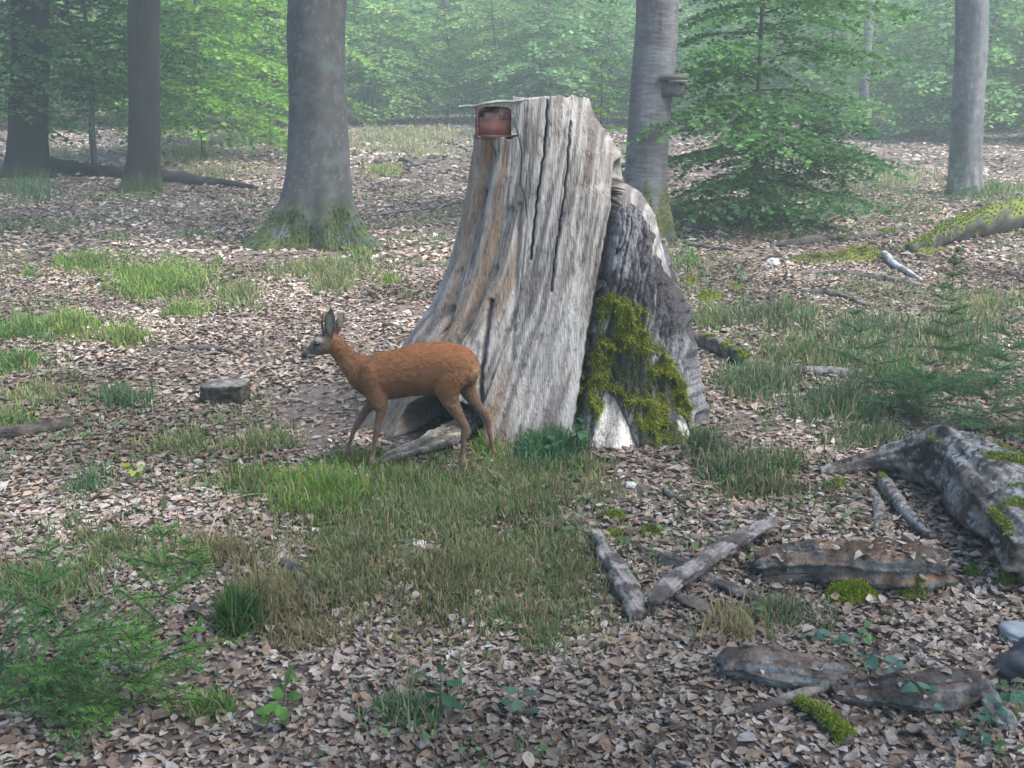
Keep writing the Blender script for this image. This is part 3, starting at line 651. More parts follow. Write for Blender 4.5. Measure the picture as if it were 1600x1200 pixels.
jx = 6 * fbm(px * .12, py * .05, 8, 3)
for pg in WH:
    m = (inpoly(px + .8 * jx, py + jx, pg) * front * (.55 + .4 * w1[..., 0]))[..., None]; Cw = Cw * (1 - m) + np.array([.47, .44, .40]) * (.45 + .65 * w1) * m
rs = (ell(px, py, 766, 232, 26, 34, .6) * front * .7 * sm(-.6, .4, fbm(skew * 30, 6, hz * 2, 2)))[..., None]; Cw = Cw * (1 - rs) + np.array([.17, .075, .04]) * rs
gr = (ell(px, py, 565, 690, 40, 60, .6) * front * .7)[..., None]; Cw = Cw * (1 - gr) + np.array([.115, .125, .115]) * gr
lw = (ell(px, py, 605, 650, 50, 75, .5) * front * .65)[..., None]; Cw = Cw * (1 - lw) + np.array([.095, .078, .066]) * (.6 + .8 * w1) * lw
hol_shade = (hol * .95)[..., None]; Cw = Cw * (1 - hol_shade) + np.array([.012, .01, .009]) * hol_shade      # hollow wall painted near-black to stand for its shade
Cw = np.clip(Cw, .01, .7)
Vf = V2.reshape(-1, 3); Fw = grid_faces(nr, nt_, True)
# ragged top, sunk towards the middle
capV, capC = [], []; ring = V2[-1]; cen = ring.mean(0); nring = 8
for k in range(1, nring + 1):
    f = 1 - k / nring; q = cen + (ring - cen) * f; q[:, 2] = ring[:, 2] * (.35 + .65 * f) + (zt.max() if False else ring[:, 2].min()) * (.65 - .65 * f) - .02 + .03 * fbm(q[:, 0] * 20, q[:, 1] * 20, 0, 2); capV.append(q)
capV = np.concatenate(capV); capF = grid_faces(nring + 1, nt_, True) + (nr - 1) * nt_
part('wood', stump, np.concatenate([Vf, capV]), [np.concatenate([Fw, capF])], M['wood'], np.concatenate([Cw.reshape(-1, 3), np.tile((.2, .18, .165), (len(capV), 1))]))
# bark: a thick furrowed shell over the right flank
BK = [(966, 318), (988, 318), (1006, 340), (1014, 350), (1016, 402), (1024, 392), (1034, 425), (1110, 500), (1110, 760), (895, 760), (908, 660), (922, 560), (930, 520), (948, 420), (958, 360)]
jit = 5 * fbm(px * .12, py * .06, 3, 2)
inb = inpoly(px + jit, py + jit, BK) & (T2 > math.pi) | ((T2 < .9) & (hz < 1.25) & (hz > 0))
for pg in WH: inb &= ~(inpoly(px, py, pg) & front)
inb[-1] = False; inb[0] = inb[1]
er = inb & np.roll(inb, 1, 1) & np.roll(inb, -1, 1); er[1:] &= inb[:-1]; er[:-1] &= inb[1:]
rid = np.clip(np.abs(fbm(skew * 34 + .5 * fbm(skew * 9, 3, hz * 6, 2), 4.4, hz * 3.6, 2)) * 2.6, 0, 1)
brk = fbm(skew * 40, 1.1, hz * 22, 3)
er_b = er & np.roll(er, 1, 1) & np.roll(er, -1, 1) & np.roll(er, 1, 0) & np.roll(er, -1, 0)
off = np.where(er_b, .004 + .036 * rid + .013 * brk, np.where(er, .012, -.012))
BV = V2 + NO * off[..., None]
fq = Fw[inb.ravel()[Fw].all(1)]
used = np.unique(fq); mp_ = np.full(nr * nt_, -1); mp_[used] = np.arange(len(used))
bc = np.array([.06, .056, .058]) + np.array([.125, .12, .123]) * rid[..., None] * sm(-.6, .6, fbm(skew * 9, 3, hz * 5, 3))[..., None]
part('bark', stump, BV.reshape(-1, 3)[used], [mp_[fq]], M['bark'], bc.reshape(-1, 3)[used], label='dark furrowed bark left on one flank')
# moss cushions
MP = [[(948, 455), (985, 470), (1008, 485), (1010, 520), (1030, 545), (1052, 580), (1058, 640), (1062, 690), (1076, 735), (1030, 738), (1008, 720), (992, 690), (978, 640), (960, 618), (938, 640), (926, 668), (910, 672), (912, 600), (928, 560), (930, 500)]]
mj = 7 * fbm(px * .09, py * .09, 6, 3)
mm = inpoly(px + mj, py + mj, MP[0]) & (T2 > math.pi)
mm &= fbm(px * .06, py * .05, 2.5, 4) > -.16
for pg in WH: mm &= ~inpoly(px, py, pg)
mm &= (.5 * fbm(px * .06, py * .06, 21, 3) + .6 - ell(px, py, 972, 578, 30, 32, .6)) > 0
er2 = mm.copy()
for _ in range(4): er2 = er2 & np.roll(er2, 1, 1) & np.roll(er2, -1, 1) & np.roll(er2, 1, 0) & np.roll(er2, -1, 0)
lump = .5 + .5 * fbm(px * .07, py * .07, 9, 3)
MV = V2 + NO * np.where(er2, .056 + .03 * lump, np.where(mm, .034, 0))[..., None]
fq = Fw[mm.ravel()[Fw].all(1)]; used = np.unique(fq); mp_ = np.full(nr * nt_, -1); mp_[used] = np.arange(len(used))
mg = Geo(); mv = MV.reshape(-1, 3)[used]; mn = NO.reshape(-1, 3)[used]
lc = (np.array([.098, .118, .014])[None] * (.7 + .6 * np.clip(lump.ravel()[used], 0, 1))[:, None])
mg.add(mv, [mp_[fq]], lc); mg.add(*moss_tufts(mv, nrm(mn + np.array([0, 0, .5])), 24000, .021, (.155, .175, .02), .005))
mo = inpoly(px + 3.2 * mj, py + 2.6 * mj, MP[0]) & ~mm & (T2 > math.pi) & (fbm(px * .12, py * .12, 12, 2) > -.1); ob = BV.reshape(-1, 3)[mo.ravel()]
mg.add(*moss_tufts(ob, nrm(NO.reshape(-1, 3)[mo.ravel()] + np.array([0, 0, .4])), 9000, .013, (.07, .10, .016), .004))
v, f, c = mg.get(); part('moss', stump, v, f, M['moss'], c, label='bright green moss over the barked flank', kind='stuff')

# rusty lick holder in the stump's notch, the salt lumps in it and the board over it
def boxgeo(c, s, rot=0, j=.0, bev=0):
    x, y, z = s[0] / 2, s[1] / 2, s[2] / 2
    v = np.array([(-x, -y, -z), (x, -y, -z), (x, y, -z), (-x, y, -z), (-x, -y, z), (x, -y, z), (x, y, z), (-x, y, z)]) + (rng.normal(0, j, (8, 3)) if j else 0)
    ca, sa = math.cos(rot), math.sin(rot); v = np.stack([v[:, 0] * ca - v[:, 1] * sa, v[:, 0] * sa + v[:, 1] * ca, v[:, 2]], 1)
    f = np.array([[0, 3, 2, 1], [4, 5, 6, 7], [0, 1, 5, 4], [1, 2, 6, 5], [2, 3, 7, 6], [3, 0, 4, 7]])
    return v + np.asarray(c), [f]
YB = 6.74
ux = float(P(801, 200, YB)[0] - P(800, 200, YB)[0]); uz = ux
a0 = P(743, 214, YB); cw = 56 * ux
rb = thing('rusty_metal_box', 'rusty red metal holder fixed in the notch at the top of the stump', 'metal box', a0 + np.array([cw / 2, .11, 0]))
rc = (.155, .062, .052)
def bxp(name, parent, c, s, mt, colr, rot=0, j=.0):
    v, f = boxgeo(c, s, rot, j); return part(name, parent, v, f, mt, np.tile(colr, (len(v), 1)), smooth=False)
zz = a0[2] + .002
bxp('base_plate', rb, a0 + [cw / 2, .11, .006], (cw, .23, .008), M['rust'], rc)
bxp('back_plate', rb, a0 + [cw * .36, .222, 24 * uz], (cw * .7, .006, 46 * uz), M['rust'], (.15, .075, .05))
fp = bxp('front_plate', rb, a0 + [cw / 2 - .002, 0, 14 * uz], (cw, .006, 26 * uz), M['rust'], (.175, .07, .06))
# right half of the front stands higher with a slanting shoulder
sv = np.array([(cw * .72, -.004, 26 * uz), (cw * .997, -.004, 26 * uz), (cw * .997, -.004, 38 * uz), (cw * .84, -.004, 38 * uz)]) + a0
sv = np.concatenate([sv, sv + [0, .006, 0]])
part('shoulder_plate', rb, sv, [np.array([[0, 1, 2, 3], [7, 6, 5, 4], [0, 4, 5, 1], [1, 5, 6, 2], [2, 6, 7, 3], [3, 7, 4, 0]])], M['rust'], np.tile((.16, .06, .055), (8, 1)), smooth=False)
bxp('side_plate', rb, a0 + [.003, .112, 23 * uz], (.006, .21, 44 * uz), M['rust'], (.13, .06, .05)); bxp('side_plate', rb, a0 + [cw - .003, .112, 19 * uz], (.006, .21, 37 * uz), M['rust'], (.11, .05, .045))
bxp('post', rb, a0 + [.012, -.006, 25 * uz], (.012, .012, 49 * uz), M['rust'], (.22, .15, .13))
v, f = tube(np.array([P(742, 216, YB - .01), P(790, 214, YB - .02), P(812, 211, YB - .03)]), .005, 6); part('rod', rb, v, f, M['rust'], np.tile((.06, .04, .04), (len(v), 1)))
for k, (x, y, s) in enumerate([(764, 186, .045), (786, 182, .05), (775, 190, .05), (755, 193, .035)]):
    v, f, n_ = remesh(*boxgeo(P(x, y, YB + .09), (s * 1.7, s * 1.7, s * 1.9), k * .7, .008), .012, 3)
    v = v + n_ * (.006 * fbm(v[:, 0] * 40, v[:, 1] * 40, v[:, 2] * 40, 2))[:, None]
    single('salt_lump', 'pinkish salt lump lying in the rusty metal box', 'salt', v, f, M['salt'], np.tile((.36, .2, .18), (len(v), 1)), group='salt lumps in the rusty box')
b0, b1 = P(716, 167, 6.66), P(858, 150, 6.72); bd = b1 - b0; L = np.linalg.norm(bd); nb_ = 30
s = np.linspace(0, 1, nb_); hw = .02 + .13 * np.clip(s * 3, 0, 1) + .012 * fbm(s * 9, 0, 0, 2)
ctr = b0 + bd * s[:, None] + np.array([0, .14, 0]) ; ctr[:, 2] += .006 * fbm(s * 5, 1, 0, 2)
BVv = np.stack([ctr + np.array([0, -1, 0]) * hw[:, None] + [0, 0, .008], ctr + np.array([0, 1, 0]) * hw[:, None] + [0, 0, .012], ctr + np.array([0, 1, 0]) * hw[:, None] - [0, 0, .006], ctr + np.array([0, -1, 0]) * hw[:, None] - [0, 0, .008]], 1).reshape(-1, 3)
single('cover_board', 'thin grey weathered board roofing the rusty box on the stump', 'board', BVv, [grid_faces(nb_, 4, True), np.array([[0, 1, 2, 3], [(nb_ - 1) * 4 + 3, (nb_ - 1) * 4 + 2, (nb_ - 1) * 4 + 1, (nb_ - 1) * 4]])], M['board'], np.tile((.25, .24, .225), (len(BVv), 1)), smooth=False)

# small wooden box on the banded trunk
bt, bb, bdir, br = band
by_ = bb[1] - br * .62; cpx = P(1050, 134, by_); u = float(P(1051, 134, by_)[0] - P(1050, 134, by_)[0])
nb = thing('wooden_box', 'small grey wooden box mounted on the banded trunk', 'box', (cpx[0], cpx[1], cpx[2] - 20 * u))
bxp('body', nb, cpx + [0, 0, -5 * u], (36 * u, 26 * u, 24 * u), M['board'], (.06, .056, .055), -.12)
bxp('front_panel', nb, cpx + [-4 * u, -14.2 * u, -5 * u], (26 * u, 1.6 * u, 21 * u), M['board'], (.075, .072, .074), -.12)
bxp('roof', nb, cpx + [1.5 * u, -3 * u, 12.2 * u], (43 * u, 38 * u, 10 * u), M['board'], (.065, .068, .055), -.12, .012)
bxp('roof_edge', nb, cpx + [6 * u, -22 * u, 6 * u], (30 * u, 2 * u, 4 * u), M['board'], (.09, .085, .075), -.12)
bxp('slot', nb, cpx + [9 * u, -14.9 * u, 2 * u], (14 * u, 1.2 * u, 4 * u), M['board'], (.02, .018, .018), -.12)
v, f = tube(np.array([cpx + [-12 * u, 8 * u, -16 * u], cpx + [-12 * u, 8 * u, 14 * u]]), 4 * u, 6); part('mounting_batten', nb, v, f, M['board'], np.tile((.1, .09, .08), (len(v), 1)))

# ------------------------------------------------------------------ the roe deer
YD = 6.2
def dp(cx, cy, dy=0):                        # point on the deer's middle plane
    p = P(440 + np.asarray(cx, float) / 4, 460 + np.asarray(cy, float) / 4, YD); p[..., 1] += dy; return p
DU = float(dp(1001, 600)[0] - dp(1000, 600)[0])
def dtube(rows, yoff=0, n=None, seg=20):
    """rows: cx, cy, half thickness in the side view, half width across (all in drawing units), lateral shift in metres"""
    rows = np.array([list(r_) + [0] * (5 - len(r_)) for r_ in rows], float); n = n or len(rows) * 5
    q = resample(rows, n); c = dp(q[:, 0], q[:, 1]); c[:, 1] += yoff + q[:, 4]
    T = nrm(np.gradient(c[:, [0, 2]], axis=0)); nx, nz = -T[:, 1], T[:, 0]
    th = np.arange(seg) / seg * 2 * math.pi
    a, b = np.maximum(q[:, 2], 2) * DU, np.maximum(q[:, 3], 2) * DU
    V = np.stack([c[:, 0][:, None] + (a * nx)[:, None] * np.cos(th), c[:, 1][:, None] + b[:, None] * np.sin(th), c[:, 2][:, None] + (a * nz)[:, None] * np.cos(th)], -1).reshape(-1, 3)
    k = n * seg; V = np.concatenate([V, c[:1], c[-1:]]); j = np.arange(seg)
    return V, [grid_faces(n, seg, True), np.stack([np.full(seg, k), (j + 1) % seg, j], -1), np.stack([np.full(seg, k + 1), k - seg + j, k - seg + (j + 1) % seg], -1)]
dg_ = Geo()
dg_.add(*dtube([(1232, 470, 30, 40), (1215, 468, 72, 75), (1180, 466, 112, 105), (1120, 460, 142, 125), (1050, 455, 154, 132), (960, 455, 160, 132), (860, 470, 164, 136), (760, 488, 154, 138), (670, 505, 150, 132), (600, 508, 148, 120), (540, 498, 132, 104), (490, 480, 110, 86), (450, 462, 88, 70)], seg=28))
dg_.add(*dtube([(520, 490, 110, 80), (465, 452, 92, 66), (415, 408, 72, 54), (372, 358, 62, 48), (335, 312, 60, 46), (312, 282, 50, 42)]))
dg_.add(*dtube([(345, 285, 30, 30), (318, 290, 58, 50), (285, 302, 66, 56), (250, 318, 62, 54), (215, 338, 50, 42), (185, 356, 37, 32), (160, 370, 27, 28), (140, 379, 18, 24), (132, 382, 8, 14)]))
# shoulder and haunch masses
for s in (-1, 1):
    dg_.add(*dtube([(540, 420, 30, 20), (565, 480, 70, 34), (590, 560, 72, 38), (610, 640, 50, 34), (618, 700, 30, 26)], s * .085))
NEAR, FARL = -.078, .078
dg_.add(*dtube([(600, 560, 62, 38), (625, 640, 50, 36), (630, 700, 34, 28), (616, 770, 24, 22), (605, 828, 23, 22), (594, 890, 16, 16), (584, 960, 14, 15), (574, 1010, 17, 17), (566, 1045, 15, 16), (560, 1070, 15, 17)], NEAR))
dg_.add(*dtube([(590, 570, 60, 38), (570, 650, 46, 34), (540, 715, 34, 28), (500, 772, 25, 22), (464, 830, 23, 21), (436, 885, 16, 16), (414, 950, 14, 14), (398, 1002, 18, 17), (388, 1030, 15, 16), (380, 1052, 15, 17)], FARL))
dg_.add(*dtube([(1060, 400, 70, 30), (1060, 480, 108, 52), (1045, 560, 92, 52), (1055, 630, 62, 42), (1090, 700, 42, 30), (1125, 760, 32, 24), (1150, 808, 29, 22), (1148, 850, 25, 20), (1141, 900, 18, 17), (1138, 970, 16, 16), (1138, 1030, 19, 18), (1128, 1064, 16, 17), (1120, 1092, 16, 18)], NEAR, seg=20))
dg_.add(*dtube([(1130, 420, 70, 30), (1140, 500, 92, 50), (1150, 580, 66, 46), (1178, 650, 46, 36), (1222, 715, 33, 26), (1262, 762, 28, 22), (1284, 800, 25, 20), (1292, 850, 19, 17), (1304, 920, 15, 15), (1322, 990, 15, 15), (1334, 1028, 18, 17), (1344, 1050, 15, 16), (1352, 1066, 14, 17)], FARL, seg=20))
# belly fold, rump, short tail
dg_.add(*dtube([(1210, 420, 12, 14), (1228, 460, 14, 20), (1226, 500, 10, 14)]))
# ears: cupped leaves of flesh
def ear(base, tip, wid, y0, y1, tilt):
    b, t_ = dp(*base), dp(*tip); n = 14; s = np.linspace(0, 1, n); w = wid * DU * np.sin(np.clip(s * .86 + .12, 0, 1) * math.pi) ** .75
    c = b + (t_ - b) * s[:, None]; c[:, 1] += y0 + (y1 - y0) * s
    ax = nrm(t_ - b + np.array([0, y1 - y0, 0])); sd_ = nrm(np.cross(ax, np.array([tilt, 1, 0]))); nn = np.cross(sd_, ax)
    th_ = np.arange(16) / 16 * 2 * math.pi
    V = c[:, None] + w[:, None, None] * (np.cos(th_)[None, :, None] * sd_ + np.sin(th_)[None, :, None] * nn * .33)
    V = V.reshape(-1, 3); k = n * 16; V = np.concatenate([V, c[:1], c[-1:]]); j = np.arange(16)
    return V, [grid_faces(n, 16, True), np.stack([np.full(16, k), (j + 1) % 16, j], -1), np.stack([np.full(16, k + 1), k - 16 + j, k - 16 + (j + 1) % 16], -1)]
dg_.add(*ear((303, 262), (320, 70), 40, -.035, -.06, .35)); dg_.add(*ear((325, 262), (382, 112), 30, .03, .05, -.3))
v, f, _ = dg_.get()
v, f, nn_ = remesh(v, f, .0058, 7)
# hollow the near face of the ears a little
cxd = 440 + 0 * v[:, 0]
pxd, pyd, _ = proj(np.stack([v[:, 0], np.full(len(v), YD), v[:, 2]], 1)); cx_, cy_ = (pxd - 440) * 4, (pyd - 460) * 4
v = v + nn_ * (.0022 * fbm(v[:, 0] * 45, v[:, 1] * 45, v[:, 2] * 60, 3))[:, None]
earin = ell(cx_, cy_, 311, 165, 20, 62, .4) * (v[:, 1] < YD - .01); v[:, 1] += .010 * earin
def lerp(C, c, w): return C * (1 - w[:, None]) + np.array(c) * w[:, None]
nz = fbm(v[:, 0] * 12, v[:, 1] * 12, v[:, 2] * 12, 4)
fx, fz = v[:, 0], v[:, 2]
C = np.tile(np.array([.112, .051, .024]), (len(v), 1)) * (1 + .2 * nz + .1 * fbm(fx * 60, v[:, 1] * 90, fz * 90, 2))[:, None]
C = lerp(C, (.172, .069, .027), sm(470, 320, cy_) * sm(560, 640, cx_) * .7)                  # ruddier back
C = lerp(C, (.115, .062, .032), sm(560, 640, cy_) * .75)                                   # duller belly
C = lerp(C, (.098, .062, .043), sm(600, 760, cy_ + 30 * nz) * .85)                          # legs
C = lerp(C, (.145, .095, .063), sm(620, 700, cy_) * sm(760, 640, cy_) * sm(940, 1000, cx_) * .4)
C = lerp(C, (.21, .11, .055), ell(cx_, cy_, 1190, 460, 60, 60, .8) * .5); C = lerp(C, (.27, .17, .085), ell(cx_, cy_, 1222, 470, 26, 40, .8) * .7)   # rump patch
C = lerp(C, (.17, .085, .045), ell(cx_, cy_, 400, 470, 60, 90, .7) * .5)                    # throat
hd = sm(330, 285, cx_ + .25 * (cy_ - 300)) * sm(460, 420, cx_)
C = lerp(C, (.09, .072, .055), hd * .9)                                                   # grey-brown face
C = lerp(C, (.33, .31, .26), ell(cx_, cy_, 238, 275, 26, 14, .6) * .75)                     # brow
C = lerp(C, (.05, .052, .056), ell(cx_, cy_, 190, 325, 36, 38, .6) * .8)                   # muzzle bridge
C = lerp(C, (.36, .35, .33), ell(cx_, cy_, 188, 378, 34, 10, .5) * .8)                      # pale lip line
C = lerp(C, (.03, .03, .035), np.maximum(ell(cx_, cy_, 180, 398, 50, 11, .4), ell(cx_, cy_, 142, 376, 22, 22, .35)) * .95)
earw = sm(245, 215, cy_) * sm(270, 282, cx_) * sm(420, 400, cx_)
C = lerp(C, (.05, .04, .033), earw * .9); C = lerp(C, (.19, .165, .135), earin * .85); C = lerp(C, (.20, .175, .14), ell(cx_, cy_, 362, 170, 16, 50, .5) * .7)
C = lerp(C, (.035, .03, .03), sm(110, 85, cy_) * earw)
C = lerp(C, (.06, .05, .04), ell(cx_, cy_, 1140, 885, 22, 20, .5) * .6)                     # hock gland
C = lerp(C, (.22, .16, .10), sm(960, 1000, cy_) * sm(1080, 1030, cy_) * .5)
db = dp(840, 1075); gzd = float(gz(db[0], YD))
deer = thing('roe_deer', 'reddish brown young roe buck walking past the foot of the big stump', 'deer', (db[0], YD, gzd))
body = part('body', deer, v, f, M['fur'], np.clip(C, .01, .6))
# short coat: fine hairs lying along the body
n = 22000; i = rng.integers(0, len(v), n); i = i[(cy_[i] < 760) & (cx_[i] > 300)]
flow = np.tile(np.array([1., 0, -.25]), (len(i), 1)); flow[cx_[i] < 470] = (.55, 0, -.6); leg = cy_[i] > 600; flow[leg] = (.25, 0, -1)
Dd = nrm(flow - nn_[i] * (flow * nn_[i]).sum(1)[:, None] + nn_[i] * .28 + rng.normal(0, .12, (len(i), 3)))
hv = blades(v[i], Dd, .011 * rng.uniform(.6, 1.3, len(i)), .0016, .1, np.clip(C[i] * rng.uniform(.86, 1.16, (len(i), 1)), .01, .6))
part('coat', deer, hv[0], hv[1], M['fur'], hv[2])
def hoof(cx, cy, dy, ang):
    for s in (-1, 1):
        c0, c1 = dp(cx, cy), dp(cx - 13, cy + 27); c0[1] += dy + s * .007; c1[1] += dy + s * .009
        zg = float(gz(c1[0], c1[1])); c1[2] = min(c1[2], zg + .012)
        vv, ff = tube(resample(np.array([c0, (c0 * .4 + c1 * .6), c1]), 6), [.010, .0115, .012, .012, .010, .004], 8); part('hoof', deer, vv, ff, M['horn'], np.tile((.035, .03, .028), (len(vv), 1)))
hoof(562, 1062, NEAR, 0); hoof(382, 1046, FARL, 0); hoof(1124, 1085, NEAR, 0); hoof(1356, 1060, FARL, 0)
for dy in (-.047, .047):
    p = dp(226, 298); p[1] += dy
    a_, b_ = np.meshgrid(np.linspace(0, math.pi, 9), np.arange(14) / 14 * 2 * math.pi, indexing='ij')
    ev = np.stack([.021 * np.sin(a_) * np.cos(b_), .013 * np.sin(a_) * np.sin(b_), .014 * np.cos(a_)], -1).reshape(-1, 3) + p
    part('eye', deer, ev, [grid_faces(9, 14, True)], M['gloss'], np.tile((.012, .01, .012), (len(ev), 1)))
nv = boxgeo(dp(138, 378), (.024, .034, .026)); nv2 = remesh(nv[0], nv[1], .004, 3); part('nose', deer, nv2[0], nv2[1], M['gloss'], np.tile((.012, .012, .014), (len(nv2[0]), 1)))
for dy, dx in ((-.026, 0), (.026, 12)):
    q = np.array([dp(272 + dx, 250), dp(262 + dx, 205), dp(258 + dx, 160), dp(262 + dx, 118)]); q[:, 1] += dy + np.linspace(0, .3, 4) * dy
    vv, ff = tube(resample(q, 12), np.array([.011, .010, .009, .0085, .008, .0075, .007, .006, .005, .004, .003, .0015]), 8, .15, 60)
    an_ = part('antler', deer, vv, ff, M['horn'], np.tile((.04, .032, .027), (len(vv), 1)))
    q = np.array([dp(259 + dx, 178), dp(248 + dx, 162), dp(243 + dx, 145)]); q[:, 1] += dy * 1.1
    vv, ff = tube(resample(q, 6), np.linspace(.006, .002, 6), 6); part('tine', an_, vv, ff, M['horn'], np.tile((.09, .07, .055), (len(vv), 1)))

# ------------------------------------------------------------------ dead wood, stones
def gpath(pts, radii, n, lift=.55, sag=True):
    pts = np.array(pts, float); p = G(pts[:, 0], pts[:, 1]); dist = np.linalg.norm(p - CP, axis=1)
    r = np.asarray(radii, float) * dist / FPX
    q = resample(np.concatenate([p, r[:, None]], 1), n)
    path, rr = q[:, :3], np.maximum(q[:, 3], .003)
    if sag: path[:, 2] = gz(path[:, 0], path[:, 1])
    path[:, 2] += rr * lift
    return path, rr
def wood_col(V, N, ca, cb, sc_=14, moss=0, topc=None, seed=0, lich=0):
    x, y, z = V.T; n1 = sm(-.4, .5, fbm(x * sc_ + seed, y * sc_, z * sc_, 4))[:, None]
    C = np.array(ca) * (1 - n1) + np.array(cb) * n1
    if lich: w = (sm(.0, .5, fbm(x * 45, y * 45, z * 45 + seed, 3) + .6 * fbm(x * 4, y * 4, z * 4, 2)) * lich * sm(-.1, .6, N[:, 2]))[:, None]; C = C * (1 - w) + np.array([.24, .265, .27]) * w
    if topc is not None: w = sm(.35, .75, N[:, 2] + .25 * fbm(x * 20, y * 20, z * 20, 2))[:, None]; C = C * (1 - w) + np.array(topc) * (.6 + .8 * n1) * w
    m = None
    if moss: m = sm(.15, .45, N[:, 2] * .55 + .45 * fbm(x * 6 + seed, y * 6, z * 6, 3) + moss - .62)
    return C, m
SETTLED = []
def deadwood(name, label, cat, pts, radii, ca=(.07, .06, .055), cb=(.17, .155, .145), moss=0, n=40, seg=20, noise=.22, ns=5, lift=.55, flat=None, seed=0, topc=None, lich=0, tufts=1200, group=None, mossc=(.115, .15, .02), extra=None, remesh_v=None, fibre=.0, flute=0, settle=0):
    path, rr = gpath(pts, radii, n, lift)
    V, F = tube(path, rr, seg, noise, ns, seed, True, flat, flute)
    if remesh_v:
        g = Geo(); g.add(V, F)
        for e in extra or []:
            p2, r2_ = gpath(e[0], e[1], 30, e[2]); v2, f2 = tube(p2, r2_, 16, .25, 6, seed + 3, True, e[3] if len(e) > 3 else None); g.add(v2, f2)
        V, F, _ = g.get(); V, F, N = remesh(V, F, remesh_v, 3)
        if fibre:
            near = np.empty(len(V), int)
            for a0_ in range(0, len(V), 4000): near[a0_:a0_ + 4000] = ((V[a0_:a0_ + 4000, None] - path[None]) ** 2).sum(-1).argmin(1)
            T_, A_, B_ = frames(path); dv = V - path[near]; ph = np.arctan2((dv * B_[near]).sum(1), (dv * A_[near]).sum(1))
            al = np.concatenate([[0], np.cumsum(np.linalg.norm(np.diff(path, axis=0), axis=1))])[near] + (dv * T_[near]).sum(1); k_ = rr.mean() * 30
            V = V + N * (fibre * fbm(np.cos(ph) * k_ + seed, np.sin(ph) * k_, al * 1.6, 4) + fibre * .45 * fbm(V[:, 0] * 14, V[:, 1] * 14, V[:, 2] * 14 + seed, 3))[:, None]
        N = vnormals(V, F)
    else:
        N = vnormals(V, F)
        c = path[np.clip(np.arange(len(V)) // seg, 0, n - 1)]; N = np.where(((V - c) * N).sum(1)[:, None] < 0, -N, N)
    if settle:
        i = np.nonzero(N[:, 2] > .75)[0]; i = i[rng.integers(0, len(i), settle)]; SETTLED.append(V[i])
    C, m = wood_col(V, N, ca, cb, 14, moss, topc, seed, lich)
    if m is not None: C = C * (1 - m[:, None] * .8) + np.array(mossc) * .8 * m[:, None] * .8
    b = path[len(path) // 2].copy(); b[2] = gz(b[0], b[1])
    if m is not None and (m > .5).sum() > 8:
        t = thing(name, label, cat, b, group); part('wood', t, V, F, M['log'], np.clip(C, .01, .6))
        i = np.nonzero(m > .5)[0]; mv = moss_tufts(V[i], nrm(N[i] + [0, 0, .3]), int(tufts * 1.4), .008 + .0016 * b[1], mossc, .0018 + .0008 * b[1]); part('moss', t, mv[0], mv[1], M['moss'], mv[2], kind='stuff')
        return t
    return single(name, label, cat, V, F, M['log'], np.clip(C, .01, .6), group=group, loc=b)
DK, DB = (.035, .03, .03), (.085, .075, .07)
deadwood('fallen_log', 'long dark fallen log lying behind the two dark trunks', 'log', [(80, 266), (180, 278), (290, 287), (402, 297)], [11, 11, 10, 4], (.014, .012, .012), (.04, .036, .034), seed=1, lift=.6)
deadwood('fallen_log', 'short dark log end lying among dull grass beyond the spruce seedlings', 'log', [(-30, 690), (50, 680), (108, 668)], [12, 12, 11], (.03, .026, .024), (.07, .06, .052), seed=2, lift=.5)
deadwood('fallen_branch', 'thin curved dark branch arching over litter beyond the square block', 'branch', [(212, 564), (250, 550), (300, 546), (345, 548), (376, 557)], [3.5, 4.5, 4.5, 4, 2.5], DK, DB, seed=3, seg=9)
deadwood('log_stub', 'leaning mossy log stub right beside the barked side of the stump', 'log', [(1092, 540), (1130, 556), (1170, 582)], [10, 12, 12], DK, (.12, .11, .09), .42, seed=4, lift=1.0, tufts=900)
deadwood('fallen_log', 'grey split log lying between the mossy stub and the spruce sapling', 'log', [(1180, 590), (1250, 584), (1345, 590)], [5, 8, 8], DK, (.15, .145, .14), seed=5)
deadwood('mossy_log', 'raised log with a bright green moss back beside the slender grey trunk', 'log', [(1420, 396), (1480, 381), (1545, 366), (1660, 335)], [7, 15, 20, 22], (.025, .022, .02), (.055, .05, .042), .62, n=50, seed=6, lift=.9, tufts=6000, mossc=(.15, .19, .03))
deadwood('fallen_branch', 'brown dead branch lying below the mossy ground cushions', 'branch', [(1228, 432), (1300, 431), (1390, 441), (1440, 450)], [5, 6, 6, 4], DK, (.14, .12, .11), seed=7)
deadwood('fallen_branch', 'dark crooked branch lying above the grey green grass tuft', 'branch', [(1243, 458), (1300, 464), (1345, 478), (1395, 494)], [4, 6, 5, 3], DK, (.13, .12, .12), seed=8)
deadwood('fallen_log', 'low dark log lying under the tiered young beech', 'log', [(1205, 386), (1265, 380), (1312, 373)], [5, 7, 5], DK, DB, seed=9)
deadwood('fallen_log', 'dark olive log with thin moss beyond the moss cushions', 'log', [(1310, 378), (1360, 371), (1410, 366)], [4, 7, 4], DK, DB, .3, seed=10, tufts=500)
deadwood('broken_stick', 'pale silvery broken stick pointing at the spruce sapling', 'branch', [(1380, 403), (1405, 424), (1438, 442)], [5, 4.5, 3], (.2, .2, .2), (.42, .42, .42), seed=11, lift=1.5, seg=8)
deadwood('fallen_log', 'far dark log lying at the edge of the thicket behind the slender trunk', 'log', [(1340, 219), (1420, 216), (1500, 214)], [6, 7, 6], DK, DB, .25, seed=12, tufts=500)
